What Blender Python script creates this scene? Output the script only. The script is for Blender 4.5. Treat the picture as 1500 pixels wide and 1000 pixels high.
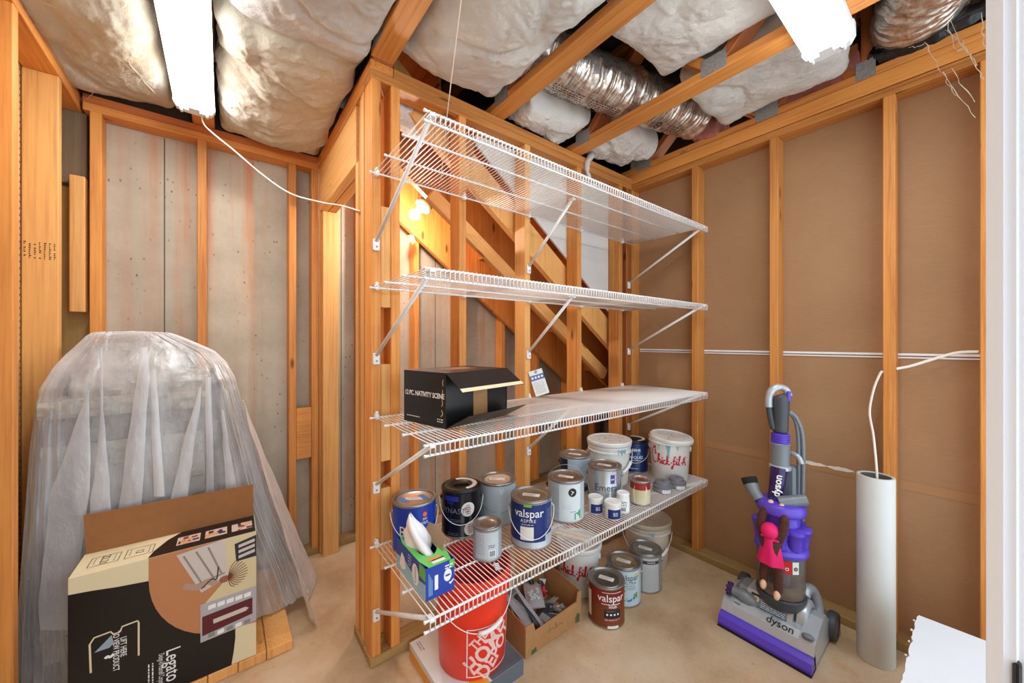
import bpy, math, random
from mathutils import Vector, Matrix, noise
from math import sin, cos, pi, radians as rad, atan2, hypot

for o in list(bpy.data.objects):
    bpy.data.objects.remove(o)
SC = bpy.context.scene
COL = SC.collection
random.seed(7)

# ------------------------------------------------------------------ camera
CAM_H = 1.307
ANG = rad(51.82)
FWD = Vector((cos(ANG), sin(ANG), 0))
RGT = Vector((sin(ANG), -cos(ANG), 0))
cd = bpy.data.cameras.new('camera')
cam = bpy.data.objects.new('camera', cd)
COL.objects.link(cam)
cd.sensor_width = 36
cd.lens = 36 * 540 / 1500
cd.clip_start = 0.02
cam.location = (0, 0, CAM_H)
cam.rotation_euler = (rad(90), 0, ANG - rad(90))
SC.camera = cam

# ------------------------------------------------------------------ world, exposure, large lights
W = bpy.data.worlds.new('world')
SC.world = W
W.use_nodes = True
W.node_tree.nodes['Background'].inputs[0].default_value = (0.80, 0.91, 1.0, 1)
W.node_tree.nodes['Background'].inputs[1].default_value = 1.65
SC.view_settings.view_transform = 'Standard'
SC.view_settings.look = 'None'
SC.view_settings.gamma = 1
SC.view_settings.use_curve_mapping = False
SC.view_settings.exposure = 0.42
LAMP_STRENGTH = 18.0      # the two ceiling strip lamps (their lenses emit)
BULB_POWER = 17.0         # the bare bulb under the stairs


def P(px, py, x=None, y=None, z=None):
    """A photo point taken back onto a plane of the room."""
    d = FWD + RGT * ((px - 750) / 540) + Vector((0, 0, (500 - py) / 540))
    o = Vector((0, 0, CAM_H))
    t = x / d.x if x is not None else (y / d.y if y is not None else (z - CAM_H) / d.z)
    return o + d * t


# ------------------------------------------------------------------ materials
def lin(c):
    return tuple(((v / 255 + 0.055) / 1.055) ** 2.4 if v > 10 else v / 255 / 12.92 for v in c) + (1,)


class NT:
    def __init__(s, name):
        s.m = bpy.data.materials.new(name)
        s.m.use_nodes = True
        s.t = s.m.node_tree
        s.b = s.t.nodes['Principled BSDF']

    def n(s, typ, **kw):
        nd = s.t.nodes.new(typ)
        for k, v in kw.items():
            if isinstance(k, str) and hasattr(nd, k):
                setattr(nd, k, v)
        return nd

    def l(s, a, b):
        s.t.links.new(a, b)

    def noise(s, vec, scale, detail=4, rough=0.55):
        nd = s.n('ShaderNodeTexNoise')
        nd.inputs['Scale'].default_value = scale
        nd.inputs['Detail'].default_value = detail
        nd.inputs['Roughness'].default_value = rough
        if vec is not None:
            s.l(vec, nd.inputs['Vector'])
        return nd.outputs['Fac']

    def ramp(s, fac, stops):
        r = s.n('ShaderNodeValToRGB')
        e = r.color_ramp.elements
        while len(e) < len(stops):
            e.new(0.5)
        for el, (p, c) in zip(e, stops):
            el.position = p
            el.color = c if len(c) == 4 else tuple(c) + (1,)
        s.l(fac, r.inputs['Fac'])
        return r.outputs['Color']

    def mix(s, fac, a, b, mode='MIX'):
        m = s.n('ShaderNodeMix', data_type='RGBA', blend_type=mode)
        for sock, v in ((m.inputs[0], fac), (m.inputs[6], a), (m.inputs[7], b)):
            if isinstance(v, (int, float)):
                sock.default_value = v
            elif isinstance(v, tuple):
                sock.default_value = v
            else:
                s.l(v, sock)
        return m.outputs[2]

    def coord(s, kind='Object', scale=(1, 1, 1), rnd=False):
        tc = s.n('ShaderNodeTexCoord')
        mp = s.n('ShaderNodeMapping')
        mp.inputs['Scale'].default_value = scale
        s.l(tc.outputs[kind], mp.inputs['Vector'])
        if rnd:
            oi = s.n('ShaderNodeObjectInfo')
            ml = s.n('ShaderNodeMath', operation='MULTIPLY')
            ml.inputs[1].default_value = 37.0
            s.l(oi.outputs['Random'], ml.inputs[0])
            s.l(ml.outputs[0], mp.inputs['Location'])
        return mp.outputs['Vector']

    def bump(s, h, strength=0.3, dist=0.002):
        b = s.n('ShaderNodeBump')
        b.inputs['Strength'].default_value = strength
        b.inputs['Distance'].default_value = dist
        s.l(h, b.inputs['Height'])
        s.l(b.outputs['Normal'], s.b.inputs['Normal'])


MATS = {}


def mat(name, rgb=(200, 200, 200), rough=0.5, metal=0.0, var=0.0, scale=20, bump=0.0, coat=0.0):
    if name in MATS:
        return MATS[name]
    k = NT(name)
    k.b.inputs['Base Color'].default_value = lin(rgb)
    k.b.inputs['Roughness'].default_value = rough
    k.b.inputs['Metallic'].default_value = metal
    k.b.inputs['Coat Weight'].default_value = coat
    if var or bump:
        v = k.coord()
        f = k.noise(v, scale, 5, 0.6)
        if var:
            c = lin(rgb)
            lo = tuple(x * (1 - var) for x in c[:3])
            hi = tuple(min(1, x * (1 + var)) for x in c[:3])
            k.l(k.ramp(f, [(0.3, lo), (0.7, hi)]), k.b.inputs['Base Color'])
        if bump:
            k.bump(f, bump, 0.002)
    MATS[name] = k.m
    return k.m


def wood(name, light, dark, knot, shift=0.25, rough=0.6):
    k = NT(name)
    v = k.coord('Object', (1, 1, 1), True)
    mp = k.n('ShaderNodeMapping')
    mp.inputs['Scale'].default_value = (46, 46, 1.3)
    k.l(v, mp.inputs['Vector'])
    g = k.noise(mp.outputs[0], 2.2, 6, 0.62)
    base = k.ramp(g, [(0.28, lin(dark)), (0.47, lin(tuple((a * 2 + b) / 3 for a, b in zip(light, dark)))), (0.62, lin(light)), (0.8, lin(tuple((a + b) / 2 for a, b in zip(light, dark))))])
    # broad warm and pale drift along the board
    mp2 = k.n('ShaderNodeMapping')
    mp2.inputs['Scale'].default_value = (4, 4, 0.9)
    k.l(v, mp2.inputs['Vector'])
    d = k.noise(mp2.outputs[0], 1.5, 2, 0.5)
    base = k.mix(k.ramp(d, [(0.35, (0, 0, 0)), (0.7, (0.55, 0.55, 0.55))]), base, lin(tuple(min(255, c * 1.12) for c in light)))
    # knots
    mp3 = k.n('ShaderNodeMapping')
    mp3.inputs['Scale'].default_value = (8, 8, 2.6)
    k.l(v, mp3.inputs['Vector'])
    vo = k.n('ShaderNodeTexVoronoi')
    vo.inputs['Scale'].default_value = 1.0
    k.l(mp3.outputs[0], vo.inputs['Vector'])
    kn = k.ramp(vo.outputs['Distance'], [(0.05, (0.9, 0.9, 0.9)), (0.11, (0, 0, 0))])
    base = k.mix(kn, base, lin(knot))
    oi = k.n('ShaderNodeObjectInfo')
    hs = k.n('ShaderNodeHueSaturation')
    ma = k.n('ShaderNodeMapRange')
    ma.inputs[3].default_value = 1 - shift
    ma.inputs[4].default_value = 1 + shift * 0.5
    k.l(oi.outputs['Random'], ma.inputs[0])
    k.l(ma.outputs[0], hs.inputs['Value'])
    k.l(base, hs.inputs['Color'])
    k.l(hs.outputs[0], k.b.inputs['Base Color'])
    k.b.inputs['Roughness'].default_value = rough
    k.bump(g, 0.25, 0.0015)
    MATS[name] = k.m
    return k.m


WOOD = wood('pine_framing', (220, 150, 74), (174, 94, 35), (112, 58, 22))
WOODP = wood('pale_pine', (226, 170, 100), (196, 126, 62), (150, 88, 44), 0.12)
WOODR = wood('reddish_pine', (190, 112, 56), (158, 80, 34), (92, 44, 18), 0.2)
TREAT = wood('treated_pine', (176, 144, 90), (138, 110, 62), (80, 60, 34), 0.2, 0.8)
GREYW = wood('weathered_board', (128, 108, 84), (96, 78, 56), (60, 46, 32), 0.15, 0.85)


def mk_concrete():
    k = NT('concrete_wall')
    v = k.coord('Object')
    base = k.ramp(k.noise(v, 2.2, 6, 0.62), [(0.3, lin((164, 155, 138))), (0.7, lin((204, 194, 174)))])
    # fine vertical runs and orange clay stains that run down the wall
    v2 = k.coord('Object', (7, 1, 0.28))
    st = k.ramp(k.noise(v2, 1.6, 6, 0.65), [(0.46, (0, 0, 0)), (0.64, (0.8, 0.8, 0.8))])
    big = k.ramp(k.noise(k.coord('Object', (1, 1, 0.5)), 1.3, 3, 0.5), [(0.42, (0.15, 0.15, 0.15)), (0.62, (1, 1, 1))])
    st = k.mix(1.0, st, big, 'MULTIPLY')
    base = k.mix(st, base, lin((196, 134, 92)))
    pit = k.n('ShaderNodeTexVoronoi')
    pit.inputs['Scale'].default_value = 36
    k.l(k.coord('Object', (1, 1, 0.6)), pit.inputs['Vector'])
    pm = k.ramp(pit.outputs['Distance'], [(0.10, (1, 1, 1)), (0.17, (0, 0, 0))])
    pm = k.mix(1.0, pm, k.ramp(k.noise(v, 5, 2), [(0.48, (0, 0, 0)), (0.6, (0.8, 0.8, 0.8))]), 'MULTIPLY')
    base = k.mix(pm, base, lin((98, 88, 72)))
    k.l(base, k.b.inputs['Base Color'])
    k.b.inputs['Roughness'].default_value = 0.9
    k.bump(k.noise(v, 40, 5, 0.7), 0.4, 0.003)
    return k.m


def mk_floor():
    k = NT('concrete_floor')
    v = k.coord('Object')
    base = k.ramp(k.noise(v, 1.7, 7, 0.62), [(0.3, lin((160, 130, 96))), (0.5, lin((195, 168, 134))), (0.72, lin((216, 197, 170)))])
    rust = k.ramp(k.noise(v, 4.5, 6, 0.7), [(0.56, (0, 0, 0)), (0.72, (0.6, 0.6, 0.6))])
    base = k.mix(rust, base, lin((196, 136, 78)))
    sp = k.ramp(k.noise(v, 60, 3, 0.6), [(0.62, (0, 0, 0)), (0.74, (0.5, 0.5, 0.5))])
    base = k.mix(sp, base, lin((120, 92, 62)))
    k.l(base, k.b.inputs['Base Color'])
    k.b.inputs['Roughness'].default_value = 0.7
    k.bump(k.noise(v, 25, 5, 0.7), 0.2, 0.003)
    return k.m


def mk_sheet():
    k = NT('brown_board_backing')
    v = k.coord('Object', (1, 1, 1))
    base = k.ramp(k.noise(v, 1.5, 5, 0.6), [(0.3, lin((152, 115, 80))), (0.7, lin((170, 132, 95)))])
    fi = k.noise(k.coord('Object', (1, 6, 60)), 3, 4, 0.6)
    base = k.mix(0.08, base, k.ramp(fi, [(0.3, lin((120, 84, 52))), (0.7, lin((214, 172, 124)))]))
    k.l(base, k.b.inputs['Base Color'])
    k.b.inputs['Roughness'].default_value = 0.75
    k.bump(fi, 0.12, 0.001)
    return k.m


def mk_wool(name, light, tan, amount):
    k = NT(name)
    v = k.coord('Object')
    base = k.ramp(k.noise(v, 5, 5, 0.6), [(0.35, lin(tuple(int(c * .95) for c in light))), (0.65, lin(light))])
    s = k.ramp(k.noise(v, 2.6, 5, 0.65), [(amount, (0, 0, 0)), (amount + 0.2, (0.85, 0.85, 0.85))])
    base = k.mix(s, base, lin(tan))
    k.l(base, k.b.inputs['Base Color'])
    k.b.inputs['Roughness'].default_value = 1.0
    k.b.inputs['Sheen Weight'].default_value = 0.15
    f = k.noise(v, 48, 8, 0.8)
    k.bump(f, 1.0, 0.014)
    MATS[name] = k.m
    return k.m


def mk_foil():
    k = NT('duct_foil')
    v = k.coord('Object')
    vo = k.n('ShaderNodeTexVoronoi')
    vo.inputs['Scale'].default_value = 1
    k.l(k.coord('Object', (60, 14, 14)), vo.inputs['Vector'])
    base = k.ramp(k.noise(k.coord('Object', (8, 30, 30)), 1.5, 5, 0.7), [(0.35, lin((186, 160, 134))), (0.6, lin((232, 228, 224)))])  # tan stands for reflections, painted into the foil colour
    k.l(base, k.b.inputs['Base Color'])
    k.b.inputs['Metallic'].default_value = 0.85
    k.b.inputs['Roughness'].default_value = 0.34
    k.bump(vo.outputs['Distance'], 0.9, 0.008)
    return k.m


def mk_plastic(name='clear_sheeting', lo=0.17, hi=0.98):
    k = NT(name)
    nt = k.t
    lw = k.n('ShaderNodeLayerWeight')
    lw.inputs['Blend'].default_value = 0.42
    v = k.coord('Object', (9, 9, 5))
    nz = k.noise(v, 1.6, 6, 0.62)
    veil = k.noise(k.coord('Object', (6, 6, 1.4)), 1.3, 4, 0.55)
    bmp = k.n('ShaderNodeBump')
    bmp.inputs['Strength'].default_value = 0.55
    bmp.inputs['Distance'].default_value = 0.012
    k.l(nz, bmp.inputs['Height'])
    tr = k.n('ShaderNodeBsdfTransparent')
    tr.inputs[0].default_value = (0.93, 0.95, 0.97, 1)
    df = k.n('ShaderNodeBsdfDiffuse')
    df.inputs[0].default_value = (0.92, 0.94, 0.97, 1)
    tl = k.n('ShaderNodeBsdfTranslucent')
    tl.inputs[0].default_value = (0.92, 0.94, 0.97, 1)
    gl = k.n('ShaderNodeBsdfGlossy')
    gl.inputs['Roughness'].default_value = 0.16
    for nd in (df, tl, gl):
        k.l(bmp.outputs[0], nd.inputs['Normal'])
    m1 = k.n('ShaderNodeMixShader'); m1.inputs[0].default_value = 0.22
    k.l(df.outputs[0], m1.inputs[1]); k.l(tl.outputs[0], m1.inputs[2])
    m2 = k.n('ShaderNodeMixShader'); m2.inputs[0].default_value = 0.16
    k.l(m1.outputs[0], m2.inputs[1]); k.l(gl.outputs[0], m2.inputs[2])
    mr = k.n('ShaderNodeMapRange')
    mr.inputs[1].default_value = 0.0; mr.inputs[2].default_value = 0.9
    mr.inputs[3].default_value = lo; mr.inputs[4].default_value = hi
    k.l(lw.outputs['Facing'], mr.inputs[0])
    vm = k.n('ShaderNodeMapRange')
    vm.inputs[1].default_value = 0.42; vm.inputs[2].default_value = 0.68
    vm.inputs[3].default_value = 0.0; vm.inputs[4].default_value = 0.30
    k.l(veil, vm.inputs[0])
    ad = k.n('ShaderNodeMath', operation='ADD', use_clamp=True)
    k.l(mr.outputs[0], ad.inputs[0]); k.l(vm.outputs[0], ad.inputs[1])
    m3 = k.n('ShaderNodeMixShader')
    k.l(ad.outputs[0], m3.inputs[0])
    k.l(tr.outputs[0], m3.inputs[1]); k.l(m2.outputs[0], m3.inputs[2])
    k.l(m3.outputs[0], nt.nodes['Material Output'].inputs[0])
    MATS[name] = k.m
    return k.m


def mk_clear(name, tint, alpha, rough=0.12):
    k = NT(name)
    tr = k.n('ShaderNodeBsdfTransparent')
    tr.inputs[0].default_value = tint + (1,)
    k.b.inputs['Base Color'].default_value = tuple(c * 0.8 for c in tint) + (1,)
    k.b.inputs['Roughness'].default_value = rough
    m = k.n('ShaderNodeMixShader'); m.inputs[0].default_value = alpha
    k.l(tr.outputs[0], m.inputs[1]); k.l(k.b.outputs[0], m.inputs[2])
    k.l(m.outputs[0], k.t.nodes['Material Output'].inputs[0])
    MATS[name] = k.m
    return k.m


def mk_emit(name, rgb, strength):
    k = NT(name)
    k.b.inputs['Base Color'].default_value = (0.9, 0.9, 0.9, 1)
    k.b.inputs['Emission Color'].default_value = rgb + (1,)
    k.b.inputs['Emission Strength'].default_value = strength
    MATS[name] = k.m
    return k.m


def mk_peg():
    k = NT('pegboard')
    sep = k.n('ShaderNodeSeparateXYZ')
    tc = k.n('ShaderNodeTexCoord')
    k.l(tc.outputs['Object'], sep.inputs[0])

    def frac(sock):
        m = k.n('ShaderNodeMath', operation='MULTIPLY'); m.inputs[1].default_value = 1 / 0.0254
        k.l(sock, m.inputs[0])
        f = k.n('ShaderNodeMath', operation='FRACT'); k.l(m.outputs[0], f.inputs[0])
        s = k.n('ShaderNodeMath', operation='SUBTRACT'); s.inputs[1].default_value = 0.5
        k.l(f.outputs[0], s.inputs[0])
        q = k.n('ShaderNodeMath', operation='POWER'); q.inputs[1].default_value = 2
        k.l(s.outputs[0], q.inputs[0])
        return q.outputs[0]
    a = k.n('ShaderNodeMath', operation='ADD')
    k.l(frac(sep.outputs['Y']), a.inputs[0]); k.l(frac(sep.outputs['Z']), a.inputs[1])
    c = k.ramp(a.outputs[0], [(0.018, lin((70, 46, 24))), (0.030, lin((206, 164, 110)))])
    k.l(c, k.b.inputs['Base Color'])
    k.b.inputs['Roughness'].default_value = 0.8
    return k.m


CONC, FLOORM, SHEET, FOIL, PEG = mk_concrete(), mk_floor(), mk_sheet(), mk_foil(), mk_peg()
WOOL = mk_wool('white_glass_wool', (250, 246, 238), (236, 212, 176), 0.58)
WOOLT = mk_wool('tan_stained_glass_wool', (242, 230, 206), (222, 190, 144), 0.50)
WOOLP = mk_wool('pink_glass_wool', (214, 128, 116), (170, 90, 84), 0.5)
SHEETING = mk_plastic()
SHEETING2 = mk_plastic('doubled_sheeting', 0.36, 0.95)
DRYW = mat('drywall_grey_white', (212, 210, 206), 0.85, var=0.04, scale=3)
WHITE = mat('white_paint', (236, 240, 246), 0.45)
WIREM = mat('white_vinyl_wire', (238, 238, 238), 0.35)
STEEL = mat('steel', (150, 152, 155), 0.35, 0.9)
ZINC = mat('galvanised_plate', (150, 150, 148), 0.55, 0.25, var=0.25, scale=90)
BLACK = mat('black_plastic', (18, 18, 20), 0.4)
DARK = mat('dark_deck', (46, 40, 36), 0.9)


# ------------------------------------------------------------------ mesh helpers
class MB:
    """Collects shapes and links them as ONE mesh object."""
    def __init__(s):
        s.v, s.f, s.m, s.mats = [], [], [], []

    def slot(s, m):
        if m not in s.mats:
            s.mats.append(m)
        return s.mats.index(m)

    def add(s, vs, fs, m):
        b = len(s.v)
        s.v.extend(tuple(v) for v in vs)
        k = s.slot(m)
        for f in fs:
            s.f.append(tuple(i + b for i in f))
            s.m.append(k)
        return s

    def box(s, lo, hi, m, c=0.0, M=None):
        lo, hi = Vector(lo), Vector(hi)
        if not c:
            vs = [Vector((x, y, z)) for x in (lo.x, hi.x) for y in (lo.y, hi.y) for z in (lo.z, hi.z)]
            fs = [(0, 1, 3, 2), (4, 6, 7, 5), (0, 4, 5, 1), (2, 3, 7, 6), (0, 2, 6, 4), (1, 5, 7, 3)]
        else:
            vs, fs = chamfer(lo, hi, c)
        if M is not None:
            vs = [M @ v for v in vs]
        return s.add(vs, fs, m)

    def tube(s, pts, r, m, n=8, cap=True, closed=False):
        pts = [Vector(p) for p in pts]
        rr = r if isinstance(r, (list, tuple)) else [r] * len(pts)
        vs, fs = [], []
        up = None
        for i, p in enumerate(pts):
            a = pts[i - 1] if (i or closed) else p
            b = pts[(i + 1) % len(pts)] if (i < len(pts) - 1 or closed) else p
            t = (b - a).normalized()
            if up is None:
                up = t.orthogonal().normalized()
            up = (up - t * up.dot(t))
            up = up.normalized() if up.length > 1e-6 else t.orthogonal().normalized()
            w = t.cross(up)
            for k in range(n):
                an = 2 * pi * k / n
                vs.append(p + up * (cos(an) * rr[i]) + w * (sin(an) * rr[i]))
        L = len(pts)
        for i in range(L if closed else L - 1):
            j = (i + 1) % L
            for k in range(n):
                q = (k + 1) % n
                fs.append((i * n + k, i * n + q, j * n + q, j * n + k))
        if cap and not closed:
            fs.append(tuple(range(n - 1, -1, -1)))
            fs.append(tuple((L - 1) * n + k for k in range(n)))
        return s.add(vs, fs, m)

    def lathe(s, prof, m, n=40, M=None, mats=None):
        """prof: (r, z) list. mats: material per segment (optional)."""
        M = M or Matrix()
        vs = [M @ Vector((r * cos(2 * pi * k / n), r * sin(2 * pi * k / n), z)) for r, z in prof for k in range(n)]
        for i in range(len(prof) - 1):
            fs = [(i * n + k, i * n + (k + 1) % n, (i + 1) * n + (k + 1) % n, (i + 1) * n + k) for k in range(n)]
            if i == 0:
                b = len(s.v)
                s.v.extend(tuple(v) for v in vs)
            kk = s.slot(mats[i] if mats else m)
            for f in fs:
                s.f.append(tuple(q + b for q in f))
                s.m.append(kk)
        return s

    def prism(s, poly, u, v, w, o, depth, m):
        """A polygon in the u, v plane at o, given thickness depth along w."""
        u, v, w, o = Vector(u), Vector(v), Vector(w), Vector(o)
        n = len(poly)
        vs = [o + u * a + v * b for a, b in poly] + [o + u * a + v * b + w * depth for a, b in poly]
        fs = [tuple(range(n - 1, -1, -1)), tuple(range(n, 2 * n))]
        fs += [(i, (i + 1) % n, n + (i + 1) % n, n + i) for i in range(n)]
        return s.add(vs, fs, m)

    def grid(s, rows, m, closed=False):
        nr, nc = len(rows), len(rows[0])
        vs = [p for r in rows for p in r]
        fs = []
        for i in range(nr - 1):
            for j in range(nc if closed else nc - 1):
                k = (j + 1) % nc
                fs.append((i * nc + j, i * nc + k, (i + 1) * nc + k, (i + 1) * nc + j))
        return s.add(vs, fs, m)

    def ball(s, c, r, m, n=14, sc=(1, 1, 1), M=None):
        c = Vector(c)
        prof = [(max(1e-4, sin(pi * i / n)) * r, -cos(pi * i / n) * r) for i in range(n + 1)]
        T = Matrix.Translation(c) @ (M or Matrix()) @ Matrix.Diagonal((sc[0], sc[1], sc[2], 1))
        return s.lathe(prof, m, n * 2, T)

    def build(s, name, parent=None, smooth=False, loc=None):
        me = bpy.data.meshes.new(name)
        me.from_pydata(s.v, [], s.f)
        for m in s.mats:
            me.materials.append(m)
        me.polygons.foreach_set('material_index', s.m)
        if smooth:
            me.polygons.foreach_set('use_smooth', [True] * len(s.f))
        me.validate(clean_customdata=False)
        me.update()
        if smooth and smooth is not True:
            me.set_sharp_from_angle(angle=rad(smooth))
        o = bpy.data.objects.new(name, me)
        COL.objects.link(o)
        if parent is not None:
            o.parent = parent
        if loc is not None:
            o.location = loc
        return o


def chamfer(lo, hi, c):
    ctr, h = (lo + hi) / 2, (hi - lo) / 2
    c = min(c, h.x * .9, h.y * .9, h.z * .9)
    vs, idx = [], {}
    for sx in (-1, 1):
        for sy in (-1, 1):
            for sz in (-1, 1):
                for ax in range(3):
                    d = [h.x - c, h.y - c, h.z - c]
                    d[ax] += c
                    idx[(sx, sy, sz, ax)] = len(vs)
                    vs.append(ctr + Vector((sx * d[0], sy * d[1], sz * d[2])))
    fs = []
    S = (-1, 1)

    def q(a):
        p = [vs[i] for i in a]
        nrm = (p[1] - p[0]).cross(p[2] - p[0])
        mid = sum(p, Vector()) / len(p) - ctr
        fs.append(tuple(a) if nrm.dot(mid) > 0 else tuple(reversed(a)))
    for ax in range(3):
        b, d = [(1, 2), (0, 2), (0, 1)][ax]
        for sg in S:
            ring = []
            for p, r in ((-1, -1), (1, -1), (1, 1), (-1, 1)):
                k = [0, 0, 0]; k[ax] = sg; k[b] = p; k[d] = r
                ring.append(idx[(k[0], k[1], k[2], ax)])
            q(ring)
        for p in S:
            for r in S:
                e = []
                for sg, order in ((-1, (b, d)), (1, (d, b))):
                    k = [0, 0, 0]; k[ax] = sg; k[b] = p; k[d] = r
                    e += [idx[(k[0], k[1], k[2], w)] for w in order]
                q(e)
    for sx in S:
        for sy in S:
            for sz in S:
                q([idx[(sx, sy, sz, a)] for a in range(3)])
    return vs, fs


def tag(o, label=None, cat=None, group=None, kind=None):
    for k, v in (('label', label), ('category', cat), ('group', group), ('kind', kind)):
        if v:
            o[k] = v
    return o


def thing(name, label, cat, loc=(0, 0, 0), rz=0.0, group=None):
    o = bpy.data.objects.new(name, None)
    o.empty_display_size = 0.05
    COL.objects.link(o)
    o.location = loc
    o.rotation_euler = (0, 0, rz)
    return tag(o, label, cat, group)


def struct(o):
    o['kind'] = 'structure'
    return o


BOARD_CACHE = {}


def board(name, parent, p0, p1, w, t, m, side=(1, 0, 0)):
    """A timber from p0 to p1 (its axis), w across `side`, t the other way; grain along it."""
    p0, p1 = Vector(p0), Vector(p1)
    z = (p1 - p0)
    L = z.length
    z.normalize()
    x = Vector(side)
    x = (x - z * x.dot(z)).normalized()
    y = z.cross(x)
    key = (round(L, 4), round(w, 4), round(t, 4), m.name)
    if key not in BOARD_CACHE:
        b = MB().box((-w / 2, -t / 2, -L / 2), (w / 2, t / 2, L / 2), m, 0.0025)
        o = b.build(name, parent)
        BOARD_CACHE[key] = o.data
    else:
        o = bpy.data.objects.new(name, BOARD_CACHE[key])
        COL.objects.link(o)
        o.parent = parent
    c = (p0 + p1) / 2
    o.matrix_basis = Matrix(((x.x, y.x, z.x, c.x), (x.y, y.y, z.y, c.y), (x.z, y.z, z.z, c.z), (0, 0, 0, 1)))
    return o


def stud(parent, x0, x1, y0, y1, z0, z1, m=None, name='stud'):
    cx, cy = (x0 + x1) / 2, (y0 + y1) / 2
    return board(name, parent, (cx, cy, z0), (cx, cy, z1), x1 - x0, y1 - y0, m or WOOD)


def hboard(name, parent, lo, hi, m):
    """An axis-aligned horizontal timber."""
    lo, hi = Vector(lo), Vector(hi)
    c, d = (lo + hi) / 2, hi - lo
    if d.x > d.y:
        return board(name, parent, (lo.x, c.y, c.z), (hi.x, c.y, c.z), d.y, d.z, m, (0, 1, 0))
    return board(name, parent, (c.x, lo.y, c.z), (c.x, hi.y, c.z), d.x, d.z, m, (1, 0, 0))


# ------------------------------------------------------------------ lettering and flat print
TXT = {}


def text2d(s, size=1.0, align='CENTER', shear=0.0, bold=0.0, spacing=1.0):
    key = (s, align, shear, bold, spacing)
    if key not in TXT:
        cu = bpy.data.curves.new('lettering', 'FONT')
        cu.body = s
        cu.size = 1.0
        cu.align_x = align
        cu.align_y = 'CENTER'
        cu.shear = shear
        cu.offset = bold
        cu.space_character = spacing
        cu.resolution_u = 3
        o = bpy.data.objects.new('lettering', cu)
        COL.objects.link(o)
        me = o.to_mesh()
        TXT[key] = ([(v.co.x, v.co.y) for v in me.vertices], [tuple(p.vertices) for p in me.polygons])
        o.to_mesh_clear()
        bpy.data.objects.remove(o)
        bpy.data.curves.remove(cu)
    v, f = TXT[key]
    return [(a * size, b * size) for a, b in v], f


def xf(shape, rot=0.0, du=0.0, dv=0.0, sx=1.0):
    v, f = shape
    c, s_ = cos(rot), sin(rot)
    return [((a * sx) * c - b * s_ + du, (a * sx) * s_ + b * c + dv) for a, b in v], f


def rect2d(u0, v0, u1, v1, n=1):
    vs = [(u0 + (u1 - u0) * i / n, v) for v in (v0, v1) for i in range(n + 1)]
    return vs, [(i, i + 1, n + 2 + i, n + 1 + i) for i in range(n)]


def disc2d(u, v, r, n=24, ry=None):
    ry = ry or r
    return [(u, v)] + [(u + r * cos(2 * pi * k / n), v + ry * sin(2 * pi * k / n)) for k in range(n)], [(0, 1 + k, 1 + (k + 1) % n) for k in range(n)]


def stroke2d(pts, w, smooth=True):
    """A drawn line as a flat ribbon."""
    if smooth and len(pts) > 2:
        out = []
        for i in range(len(pts) - 1):
            p0, p1, p2, p3 = pts[max(0, i - 1)], pts[i], pts[i + 1], pts[min(len(pts) - 1, i + 2)]
            for k in range(5):
                t = k / 5
                out.append(tuple(0.5 * (2 * p1[q] + (p2[q] - p0[q]) * t + (2 * p0[q] - 5 * p1[q] + 4 * p2[q] - p3[q]) * t * t + (3 * p1[q] - p0[q] - 3 * p2[q] + p3[q]) * t ** 3) for q in (0, 1)))
        pts = out + [pts[-1]]
    vs, fs = [], []
    for i, p in enumerate(pts):
        a, b = pts[max(0, i - 1)], pts[min(len(pts) - 1, i + 1)]
        dx, dy = b[0] - a[0], b[1] - a[1]
        L = hypot(dx, dy) or 1
        nx, ny = -dy / L * w / 2, dx / L * w / 2
        vs += [(p[0] - nx, p[1] - ny), (p[0] + nx, p[1] + ny)]
        if i:
            fs.append((2 * i - 2, 2 * i, 2 * i + 1, 2 * i - 1))
    return vs, fs


def poly2d(pts):
    return list(pts), [tuple(range(len(pts)))]


def frame2d(u0, v0, u1, v1, w):
    vs = [(u0, v0), (u1, v0), (u1, v1), (u0, v1), (u0 + w, v0 + w), (u1 - w, v0 + w), (u1 - w, v1 - w), (u0 + w, v1 - w)]
    return vs, [(i, (i + 1) % 4, 4 + (i + 1) % 4, 4 + i) for i in range(4)]


def wrap(mb, shape, m, r, phi, z0, off=0.001):
    """Lay a flat shape round an upright cylinder or bucket; r is a number or a function of z."""
    v, f = shape
    vs = []
    for a, b in v:
        R = (r(z0 + b) if callable(r) else r) + off
        an = phi + a / R
        vs.append((R * cos(an), R * sin(an), z0 + b))
    mb.add(vs, f, m)


def lay(mb, shape, m, o, u, v, off=0.0005):
    """Lay a flat shape on a face: o its origin, u right, v up."""
    o, u, v = Vector(o), Vector(u).normalized(), Vector(v).normalized()
    n = u.cross(v)
    vs = [o + u * a + v * b + n * off for a, b in shape[0]]
    mb.add(vs, shape[1], m)
# ================================================================== THE SETTING
YS, YT = 1.506, 1.595           # shelf wall: front and rear face of its studs
XR = 2.252                      # right wall: face of its studs
XB = 2.341
ZP, ZT = 2.365, 2.44            # underside and top of the double top plates
YB, YC = 2.525, 2.618           # rear framing face, concrete face

floor = struct(MB().box((-0.9, -0.9, -0.12), (3.6, 2.9, 0), FLOORM).build('floor'))
m = MB()
m.tube([(0.30, 1.46, 0.0006), (0.47, 1.36, 0.0006), (0.62, 1.25, 0.0006)], 0.0012, mat('floor_crack', (96, 74, 52), 0.9), 4)
m.build('crack', floor)
ceiling = struct(MB().box((-0.9, -0.9, 2.86), (3.6, 2.9, 2.90), DARK).build('ceiling'))

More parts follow.
